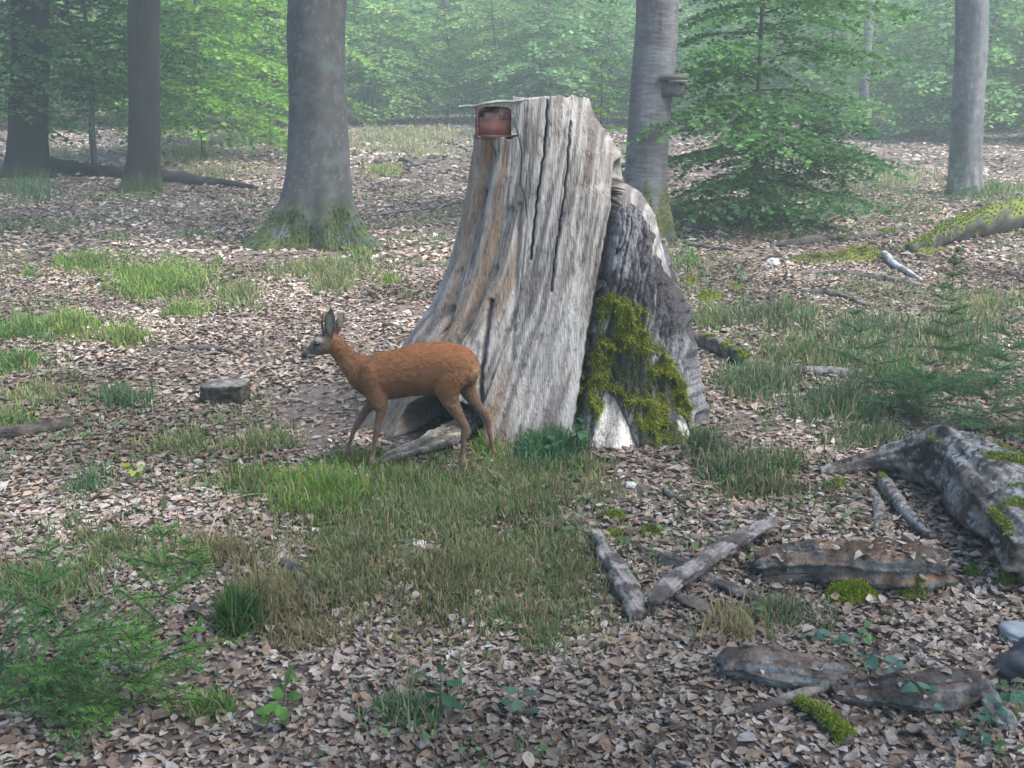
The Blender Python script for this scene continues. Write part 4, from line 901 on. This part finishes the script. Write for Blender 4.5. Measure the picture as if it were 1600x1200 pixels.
# crossed bark slabs
SA, SB = (.07, .06, .057), (.2, .18, .168)
deadwood('bark_slab', 'thick grey bark slab lying alone across the grass edge', 'bark', [(936, 846), (962, 898), (985, 935), (1003, 972)], [13, 16, 17, 13], SA, SB, seed=13, flat=(1, .55), noise=.32, ns=9, lift=.9, remesh_v=.006, fibre=.016)
deadwood('fallen_branch', 'rough broken branch passing under the long grey slab', 'branch', [(998, 862), (1060, 892), (1130, 925), (1212, 957)], [8, 13, 13, 8], (.06, .05, .047), (.16, .145, .135), seed=15, lift=.5, noise=.35, ns=9, remesh_v=.006, fibre=.016)
o = deadwood('bark_slab', 'long grey slab lying across the rough broken branch', 'bark', [(1018, 966), (1080, 920), (1150, 873), (1208, 838)], [14, 19, 19, 12], SA, SB, seed=14, flat=(1, .5), noise=.3, ns=9, lift=.9, remesh_v=.006, fibre=.016); o.location.z += .045
deadwood('bark_slab', 'small bark scrap tucked below the crossed slabs', 'bark', [(1060, 938), (1090, 955), (1112, 962)], [10, 15, 8], (.1, .085, .075), (.2, .18, .165), seed=16, flat=(1, .5), noise=.4, ns=12, remesh_v=.006, fibre=.016)
deadwood('fallen_branch', 'thin straight stick edging the grass below the crossed slabs', 'branch', [(996, 976), (1070, 977), (1145, 975)], [3.5, 4, 3.5], DK, (.2, .16, .12), seed=17, seg=8)
deadwood('rotten_log', 'rotten log with crumbling rusty brown top and grey side', 'log', [(1185, 900), (1260, 903), (1350, 908), (1420, 906), (1470, 902)], [30, 42, 44, 42, 26], (.06, .06, .06), (.125, .125, .12), seed=18, n=60, seg=36, flat=(1, .8), noise=.22, ns=4, lift=.4, topc=(.11, .07, .047), remesh_v=.010, fibre=.036, settle=110, moss=0)
deadwood('gnarled_root', 'big gnarled grey root with a lichen covered shoulder', 'dead root', [(1278, 742), (1350, 740), (1420, 748), (1490, 770), (1560, 830), (1660, 930)], [8, 19, 34, 54, 64, 70], (.042, .034, .03), (.14, .12, .107), seed=19, n=90, seg=64, flat=(1, .9), noise=.2, ns=3, lift=.7, lich=.7, moss=.16, remesh_v=.013, fibre=.014, flute=.17,
    extra=[([(1375, 758), (1405, 800), (1440, 838), (1470, 850)], [9, 10, 9, 5], 1.1), ([(1360, 770), (1372, 800), (1368, 835)], [5, 8, 5], .8), ([(1480, 800), (1540, 850), (1610, 905)], [14, 16, 14], 1.6)], tufts=2200)
deadwood('wood_slab', 'thick grey edged slab with rotten brown top near the mossy stick', 'wood', [(1130, 1052), (1190, 1062), (1250, 1070), (1312, 1068)], [24, 36, 34, 18], (.075, .078, .08), (.16, .165, .165), seed=20, flat=(1, .7), noise=.18, ns=5, lift=.6, topc=(.085, .062, .049), settle=14, remesh_v=.008, fibre=.022, seg=30)
deadwood('wood_slab', 'dark crumbling wood slab under the trailing bramble shoot', 'wood', [(1300, 1088), (1380, 1100), (1450, 1102), (1520, 1085)], [14, 32, 36, 26], (.06, .058, .058), (.14, .13, .13), seed=21, flat=(1, .65), noise=.22, ns=5, lift=.55, topc=(.08, .06, .05), settle=26, remesh_v=.008, fibre=.024, seg=30)
deadwood('mossy_stick', 'short stick wholly wrapped in bright moss', 'branch', [(1244, 1108), (1285, 1135), (1325, 1168)], [9, 12, 12], DK, DB, .75, seed=22, lift=.9, tufts=3500, mossc=(.15, .19, .02))
deadwood('fallen_branch', 'gnarled brown branch lying against the rotten wood slab', 'branch', [(1148, 1124), (1225, 1104), (1285, 1083), (1325, 1066)], [4, 8, 9, 8], (.06, .05, .045), (.19, .165, .145), seed=23, lift=1.2)
deadwood('silver_wood', 'silvery weathered wood splinter beside the dark crumbling slab', 'wood', [(1508, 1058), (1540, 1098), (1570, 1142)], [10, 17, 15], (.13, .125, .125), (.34, .33, .335), seed=24, lift=.8, flat=(1, .6), noise=.3, ns=12, remesh_v=.006, fibre=.016)
deadwood('fallen_branch', 'short dark crooked branch in the leaf strewn hollow beside the grass', 'branch', [(424, 884), (455, 892), (474, 922), (497, 958)], [7, 10, 10, 6], DK, (.11, .095, .09), seed=25, lift=.8)
deadwood('fallen_log', 'pale broken root slab leaning across the hollow of the stump', 'wood', [(580, 730), (640, 715), (700, 694), (757, 668)], [9, 16, 20, 24], (.07, .066, .06), (.16, .148, .13), seed=26, flat=(1, .55), noise=.3, ns=8, lift=.8, topc=(.24, .21, .165), remesh_v=.008, fibre=.025)
STK = [([(596, 337), (660, 328), (722, 317)], 3, 'long thin stick lying behind the stump, pointing at the mossy beech'), ([(588, 256), (625, 252), (660, 262)], 4, 'dark twig heap branch beyond the pale grass strip'), ([(636, 262), (692, 250)], 3.2, 'dark twig crossing behind the twig heap branch'), ([(660, 268), (672, 252)], 2.5, 'short upright twig stuck near the twig heap'),
       ([(458, 516), (508, 503)], 3, 'dark twig lying just behind the head of the deer'), ([(543, 499), (588, 490)], 3, 'dark twig lying behind the ears of the deer'), ([(392, 630), (468, 606)], 3.5, 'dark twig beside the square block'), ([(600, 512), (634, 516)], 5, 'stubby dark twig touching the spreading root of the stump'),
       ([(1038, 772), (1080, 800), (1122, 828)], 6, 'dark stick in the grass above the crossed slabs'), ([(1072, 384), (1160, 396)], 4, 'dark stick beside the root of the banded trunk'), ([(60, 343), (112, 325)], 2.2, 'thin twig below the outermost dark trunk'), ([(640, 405), (705, 370)], 2, 'pale thin twig leaning on the litter beside the stump'),
       ([(270, 660), (330, 690)], 2.5, 'pale rootlike twig below the square block'), ([(1180, 475), (1290, 486)], 2.5, 'thin grey twig behind the grey green tuft'), ([(1330, 920), (1200, 985)], 2.2, 'thin twig below the mossy edge of the rotten log'), ([(700, 225), (735, 238)], 2.2, 'small twig beyond the upper corner of the stump'), ([(310, 300), (360, 318)], 2.5, 'small dark twig near the tip of the long log')]
for k, (pt, r_, lb) in enumerate(STK):
    deadwood('twig', lb, 'twig', pt, np.full(len(pt), r_) * np.linspace(1, .6, len(pt)), DK, (.15, .135, .125), seed=40 + k, seg=7, n=16, lift=1.0, noise=.2, ns=12)
# square-cut block
c = G(348, 634); u = np.linalg.norm(c - CP) / FPX
v, f = boxgeo(c + [0, .11, .06], (64 * u, .22, .17), -.1, .006); v, f, n_ = remesh(v, f, .011, 2)
v = v + n_ * (.008 * fbm(v[:, 0] * 14, v[:, 1] * 14, v[:, 2] * 30, 3))[:, None]; n_ = vnormals(v, f)
C, _ = wood_col(v, n_, (.022, .019, .016), (.045, .039, .03), 12, 0, (.12, .11, .1)); single('timber_block', 'square cut dark timber block half sunk in the litter', 'block', v, f, M['log'], C)
def rock(name, label, x, y, sx, sy, sz, c, seed):
    p = G(x, y); u = np.linalg.norm(p - CP) / FPX
    a_, b_ = np.meshgrid(np.linspace(0, math.pi, 26), np.arange(40) / 40 * 2 * math.pi, indexing='ij')
    d = np.stack([np.sin(a_) * np.cos(b_), np.sin(a_) * np.sin(b_), np.cos(a_)], -1).reshape(-1, 3); k = 1 + .28 * fbm(d[:, 0] * 1.7 + seed, d[:, 1] * 1.7, d[:, 2] * 1.7, 4)
    v = p + d * k[:, None] * np.array([sx, sy, sz]) * u + [0, 0, sz * u * .35]
    single(name, label, 'stone', v, [grid_faces(26, 40, True)], M['stone'], np.tile(c, (len(v), 1)) * (1 + .25 * fbm(v[:, 0] * 15, v[:, 1] * 15, v[:, 2] * 15, 3))[:, None])
rock('stone', 'dark rounded stone beside the silvery splinter', 1612, 1056, 48, 40, 34, (.055, .057, .06), 1)
rock('stone', 'flat pale grey stone behind the dark rounded stone', 1612, 1003, 48, 40, 15, (.22, .24, .25), 2)
rock('stone', 'small pale stone in the litter below the mossy cushions', 1208, 414, 11, 9, 7, (.3, .31, .32), 3)
rock('stone', 'dark mossy boulder at the far edge of the clearing', 738, 214, 17, 12, 8, (.05, .055, .04), 4)
rock('stone', 'small pale stone lying below the foot of the white root', 985, 760, 9, 8, 5, (.4, .39, .37), 6)
def cushion(label, x, y, rx, ry, h, n, c=(.12, .15, .02), seed=0):
    p = G(x, y); m = 22; a_ = np.arange(36) / 36 * 2 * math.pi; s = np.linspace(0, 1, m)
    w = 1 + .3 * fbm(np.cos(a_) * 1.5 + seed, np.sin(a_) * 1.5, 0, 3)
    q = G(x + (s[:, None] * np.cos(a_) * rx * w).ravel(), y + (s[:, None] * np.sin(a_) * ry * w).ravel())
    q[:, 2] += (h * (np.clip(1 - s ** 2, 0, 1) ** .6)[:, None] * (1 + 0 * a_)).ravel() * (1 + .4 * fbm(q[:, 0] * 12, q[:, 1] * 12, seed, 3)) - .008
    t = thing('moss_cushion', label, 'moss', p); F = [grid_faces(m, 36, True)]
    part('cushion', t, q, F, M['moss'], np.tile(np.array(c) * .75, (len(q), 1)))
    N = np.tile((0, -.25, 1.), (len(q), 1)); tv = moss_tufts(q, nrm(N), int(n * 1.5), .007 + .0016 * p[1], c, .0018 + .0008 * p[1]); part('tuft', t, tv[0], tv[1], M['moss'], tv[2], kind='stuff')
YM = (.15, .155, .03)
for k, a in enumerate([('green moss cushion beside the thin seedling, above the grass tuft', 1108, 467, 20, 8, .06, 700), ('small yellow moss cushion behind the barked side of the stump', 1078, 442, 13, 6, .05, 400, YM), ('olive moss cushion next to the thin seedling stem', 1150, 452, 16, 6, .05, 400, YM),
    ('broad yellow green moss mound beside the dead brown branch', 1345, 402, 42, 9, .10, 1300, YM), ('flat olive moss mound nearest the tiered young beech', 1275, 408, 42, 7, .06, 900, (.11, .115, .03)), ('olive moss mound at the thin end of the raised log', 1440, 392, 34, 8, .08, 800, (.11, .12, .03)),
    ('bright moss strip climbing toward the lone bark slab', 960, 810, 26, 9, .03, 1100, (.15, .18, .02)), ('bright moss patch at the tip of the lone bark slab', 958, 838, 20, 10, .03, 1000, (.15, .18, .02)), ('round moss patch between the bark slabs', 1018, 835, 20, 9, .035, 900, (.14, .165, .025)), ('yellow green moss patch in the short grass', 885, 858, 44, 12, .02, 1400, (.13, .16, .025)),
    ('thick bright moss hanging along the foot of the rotten log', 1330, 936, 44, 13, .075, 3200, (.15, .20, .01)), ('olive moss under the end of the rotten log', 1430, 932, 30, 11, .07, 1800, (.11, .125, .02)), ('small yellow moss tuft below the broken branch end', 1228, 960, 11, 9, .04, 400, (.2, .2, .03)), ('tiny bright moss tuft in front of the gnarled root', 1518, 898, 14, 8, .03, 400, (.1, .16, .02)), ('bright moss at the foot of the gnarled root', 1575, 905, 22, 10, .05, 700, (.09, .15, .02)), ('yellow green moss tuft at the thin end of the gnarled root', 1305, 762, 20, 7, .05, 600, (.14, .17, .03))]):
    cushion(*a, seed=k) if len(a) == 8 else cushion(*a[:7], seed=k)

# leaves that have settled on the dead wood
g = Geo(); g.add(*litter_geo(np.concatenate(SETTLED), .045, 2))
v, f, c = g.get(); single('settled_leaves', 'dry leaves settled on the rotten wood', 'leaf litter', v, f, M['litter'], c, kind='stuff')

# ------------------------------------------------------------------ small plants
def spruce_geo(seed, H, spread, c0, whorl=7, nl=.016, dens=1.0, lean=(0, 0), bare=.0, step=.0034):
    r = np.random.default_rng(seed); g = Geo(); B, D, CC = [], [], []
    hs = np.linspace(-.03, H, 10); tp = np.stack([lean[0] * (hs / H) ** 1.5 * H, lean[1] * hs, hs], 1); v, f = tube(tp, np.linspace(.010, .003, 10) * (H / .6) ** .6, 7, .1, 8, seed); tk = (v, f); 
    segs = [(tp[int(len(tp) * .6)], tp[-1], 1.0)]
    for w in range(whorl):
        u = (w + .6) / whorl; h = H * (bare + (1 - bare) * u); base = np.array([np.interp(h, hs, tp[:, 0]), np.interp(h, hs, tp[:, 1]), h])
        for k in range(r.integers(5, 8)):
            az = r.uniform(0, 6.28); L = spread * (1.08 - u) * r.uniform(.6, 1.15) + .03; el = r.uniform(.05, .45) + .3 * u
            d = np.array([math.cos(az) * math.cos(el), math.sin(az) * math.cos(el), math.sin(el)]); e = base + d * L + np.array([0, 0, -.12 * L])
            v, f = tube(np.array([base, (base + e) / 2 + [0, 0, .03 * L], e]), [.0035, .0026, .0014], 5, cap=False); g.add(v, f, (.06, .075, .035)); segs.append((base, e, 1))
            for t_ in np.arange(.12, .97, .032 / L if L > .09 else .3):
                p0 = base + (e - base) * t_; sd = np.array([-d[1], d[0], 0]); q = nrm(d * .7 + sd * r.choice([-1, 1]) * .75 + r.normal(0, .12, 3)); l2 = L * .42 * (1.1 - t_) * r.uniform(.6, 1.2) + .012
                segs.append((p0, p0 + q * l2, .9))
    for (a, b, w) in segs:
        L = np.linalg.norm(b - a); m = max(3, int(L / step * dens)); t_ = r.random(m)[:, None]; ax = nrm(b - a); nn = nrm(r.normal(0, 1, (m, 3))); nn = nn - ax * (nn @ ax)[:, None]
        B.append(a + (b - a) * t_); D.append(nrm(nn + ax * .9 + [0, 0, .15])); CC.append(np.array(c0)[None] * r.uniform(.6, 1.4, (m, 1)) * (.85 + .45 * t_))
    B, D, CC = map(np.concatenate, (B, D, CC))
    g.add(*blades(B, D, nl * r.uniform(.7, 1.25, len(B)), .0028 + .0009 * (H > .8), .1, np.clip(CC, .01, .5)))
    return (tk[0], tk[1], np.tile((.075, .055, .042), (len(tk[0]), 1))), g.get()
def spruce(name, label, x, y, seed, H, spread, c0, group=None, **k):
    p = G(x, y); s, n_ = spruce_geo(seed, H, spread, c0, **k); t = thing(name, label, 'young spruce', p, group)
    part('stem', t, s[0] + p, s[1], M['twig'], s[2]); part('foliage', t, n_[0] + p, n_[1], M['needle'], n_[2], kind='stuff')
LG, DG = (.09, .2, .035), (.032, .085, .032)
spruce('spruce_seedling', 'bright green spruce seedling with a tall bare leader beside the dark grass clump', 258, 1052, 1, .62, .34, LG, whorl=5, lean=(.06, 0), nl=.022)
spruce('spruce_seedling', 'green spruce seedling with a straight upright leader in the densest patch', 96, 1108, 2, .66, .40, (.075, .17, .04), whorl=6, nl=.022)
spruce('spruce_seedling', 'low bluish green spruce seedling at the outer side of the patch', 12, 1090, 3, .45, .3, (.06, .14, .05), whorl=5, nl=.022)
spruce('spruce_seedling', 'low bushy spruce seedling spreading bright tips over the litter', 215, 1118, 4, .34, .34, LG, whorl=4, nl=.022)
spruce('spruce_seedling', 'small dark spruce seedling under the upright leader', 130, 1150, 5, .36, .28, (.05, .12, .035), whorl=4, nl=.02)
spruce('spruce_seedling', 'tiny bright spruce seedling beside the dead stalk', 300, 905, 6, .2, .16, LG, whorl=4, nl=.018)
spruce('spruce_sapling', 'upright sparse spruce sapling with bare lower stem beyond the gnarled root', 1472, 612, 7, 1.05, .25, (.05, .1, .03), whorl=9, bare=.25, nl=.032, step=.0045)
spruce('spruce_sapling', 'wispy leaning spruce sapling beside the tuft of blue green grass', 1372, 640, 8, .72, .5, (.045, .1, .045), whorl=6, lean=(-.35, 0), nl=.026, step=.005)
spruce('spruce_sapling', 'dense dark low spruce under the upright sapling', 1440, 668, 9, .46, .55, DG, whorl=5, nl=.026, step=.004)
spruce('spruce_sapling', 'dense dark low spruce just above the lichen covered root shoulder', 1545, 680, 10, .55, .55, (.04, .105, .036), whorl=6, nl=.026, step=.004)
spruce('spruce_sapling', 'bushy low spruce beyond the upright sapling', 1570, 615, 11, .55, .5, (.04, .1, .04), whorl=6, nl=.026, step=.0045)
spruce('spruce_seedling', 'small dark spruce seedling growing at the foot of the slender grey trunk', 1490, 318, 12, .75, .45, DG, whorl=6, nl=.06, step=.012)
LEAFM = {}
def leafmesh(c, L, W):
    k = (c, L, W)
    if k not in LEAFM:
        v, f, cc = leaves(np.array([[L * .5, 0, 0]]), np.array([[1., 0, 0]]), np.array([[0, 0, 1.]]), L, W, np.array(c), 1, .15); LEAFM[k] = mesh_np('leaf', v, f, cc, True, M['leaf'])
    return LEAFM[k]
def seedling(name, label, cat, path, c, L, nleaf, seed, W=.6, group=None, start=.35, stemr=.003):
    r = np.random.default_rng(seed); path = resample(np.asarray(path), 24); b = path[0]
    t = thing(name, label, cat, b, group); v, f = tube(path, np.linspace(stemr, stemr * .4, 24), 6); part('stem', t, v, f, M['twig'], np.tile((.07, .06, .04), (len(v), 1)))
    for k in range(nleaf):
        s = start + (1 - start) * (k + .5) / nleaf; p = path[int(s * 23)]; sc2 = r.uniform(.75, 1.2)
        o = bpy.data.objects.new('leaf', leafmesh(tuple(np.round(np.array(c) * [.8, 1, 1.25][k % 3], 3)), L, round(L * W, 4))); col.objects.link(o); o.parent = t
        o.location = tuple(p - b); o.rotation_euler = (r.normal(0, .35), r.uniform(-.35, .35), k * 2.4 + r.normal(0, .4)); o.scale = (sc2,) * 3
def up(x, y, h, dx=0, dy=0):
    p = G(x, y); return np.array([p - [0, 0, .02], p + [dx * .4, dy * .4, h * .5], p + [dx, dy, h]])
seedling('beech_seedling', 'thin dark stemmed seedling with few leaves standing among moss cushions', 'seedling', up(1162, 486, .42, -.05), (.055, .12, .06), .085, 12, 1, start=.2, stemr=.006)
seedling('bramble_shoot', 'trailing bramble shoot with blue green leaves over the dark slab', 'bramble', np.array([G(1492, 1165) + [0, 0, .05], G(1440, 1130) + [0, 0, .13], G(1370, 1090) + [0, 0, .16], G(1300, 1062) + [0, 0, .17], G(1255, 1035) + [0, 0, .12]]), (.075, .16, .115), .062, 18, 2, W=.72, start=.05, stemr=.003)
seedling('bramble_shoot', 'cluster of blue green bramble leaves beside the silvery splinter', 'bramble', np.array([G(1520, 1175), G(1555, 1140) + [0, 0, .08], G(1600, 1125) + [0, 0, .1]]), (.07, .16, .10), .06, 12, 3, W=.72, start=.05)
seedling('beech_seedling', 'dark leaved seedling standing in litter below the short grass', 'seedling', up(690, 1128, .2), (.04, .10, .05), .075, 7, 4)
seedling('beech_seedling', 'bright green seedling near the low bushy spruce tips', 'seedling', up(412, 1150, .14, .06), (.10, .22, .04), .07, 8, 5)
seedling('beech_seedling', 'bright seedling with slender leaves beside the dark crooked branch', 'seedling', up(440, 1110, .16, .04), (.09, .19, .045), .065, 7, 6)
seedling('beech_seedling', 'yellow green seedling leaves lying in the pale litter beyond the spruces', 'seedling', up(205, 752, .10, .03), (.22, .27, .05), .075, 6, 7, start=.5)
seedling('herb', 'dark green leafy herb growing against the white root of the stump', 'herb', up(905, 712, .24, .02, -.04), (.05, .12, .045), .08, 16, 8, start=.15)
seedling('herb', 'dark leafy herb under the front of the stump beside the tall grass', 'herb', up(872, 722, .15, -.03, -.03), (.045, .115, .05), .07, 12, 9, start=.15)
seedling('beech_seedling', 'blue green seedling with two pairs of leaves on the pale litter', 'seedling', up(810, 1125, .12), (.07, .14, .10), .07, 5, 10)
seedling('beech_seedling', 'small green seedling leaves in front of the rotten log', 'seedling', up(1352, 1004, .06), (.11, .22, .08), .05, 4, 11)
seedling('beech_seedling', 'pale green seedling leaves below the broken branch end', 'seedling', up(1178, 968, .07), (.09, .19, .10), .055, 4, 12)
seedling('beech_seedling', 'small leafy seedling at the foot of the banded trunk', 'seedling', up(1075, 402, .25), (.08, .17, .06), .1, 12, 13, start=.1)
seedling('beech_seedling', 'green seedling between the spruces and the litter slope', 'seedling', up(292, 1010, .1, .05), (.09, .19, .05), .06, 8, 14)
q = np.array([G(318, 872), G(332, 838) + [0, 0, .05], G(352, 806) + [0, 0, .07], G(392, 786) + [0, 0, .05], G(440, 778) + [0, 0, .02]]); v, f = tube(resample(q, 24), np.linspace(.004, .0015, 24), 6)
single('dead_stalk', 'arching straw coloured dead stalk beside the tiny bright spruce', 'stalk', v, f, M['twig'], np.tile((.33, .26, .15), (len(v), 1)))

# ------------------------------------------------------------------ the hazy air
hm = bpy.data.materials.new('haze'); hm.use_nodes = True; nt = hm.node_tree
nt.nodes.remove(nt.nodes['Principled BSDF']); pv = nt.nodes.new('ShaderNodeVolumePrincipled'); nt.links.new(pv.outputs[0], nt.nodes['Material Output'].inputs['Volume'])
pv.inputs['Color'].default_value = (.84, .98, .92, 1); pv.inputs['Density'].default_value = .005; pv.inputs['Anisotropy'].default_value = .2
zlo = float(gV[:, 2].min()) - 1
v, f = boxgeo((0, 0, (zlo + 22) / 2), (540, 540, 22 - zlo))
hz_ = single('haze', 'pale morning haze filling the wood', 'haze', v, f, hm, kind='stuff', smooth=False, loc=np.zeros(3))
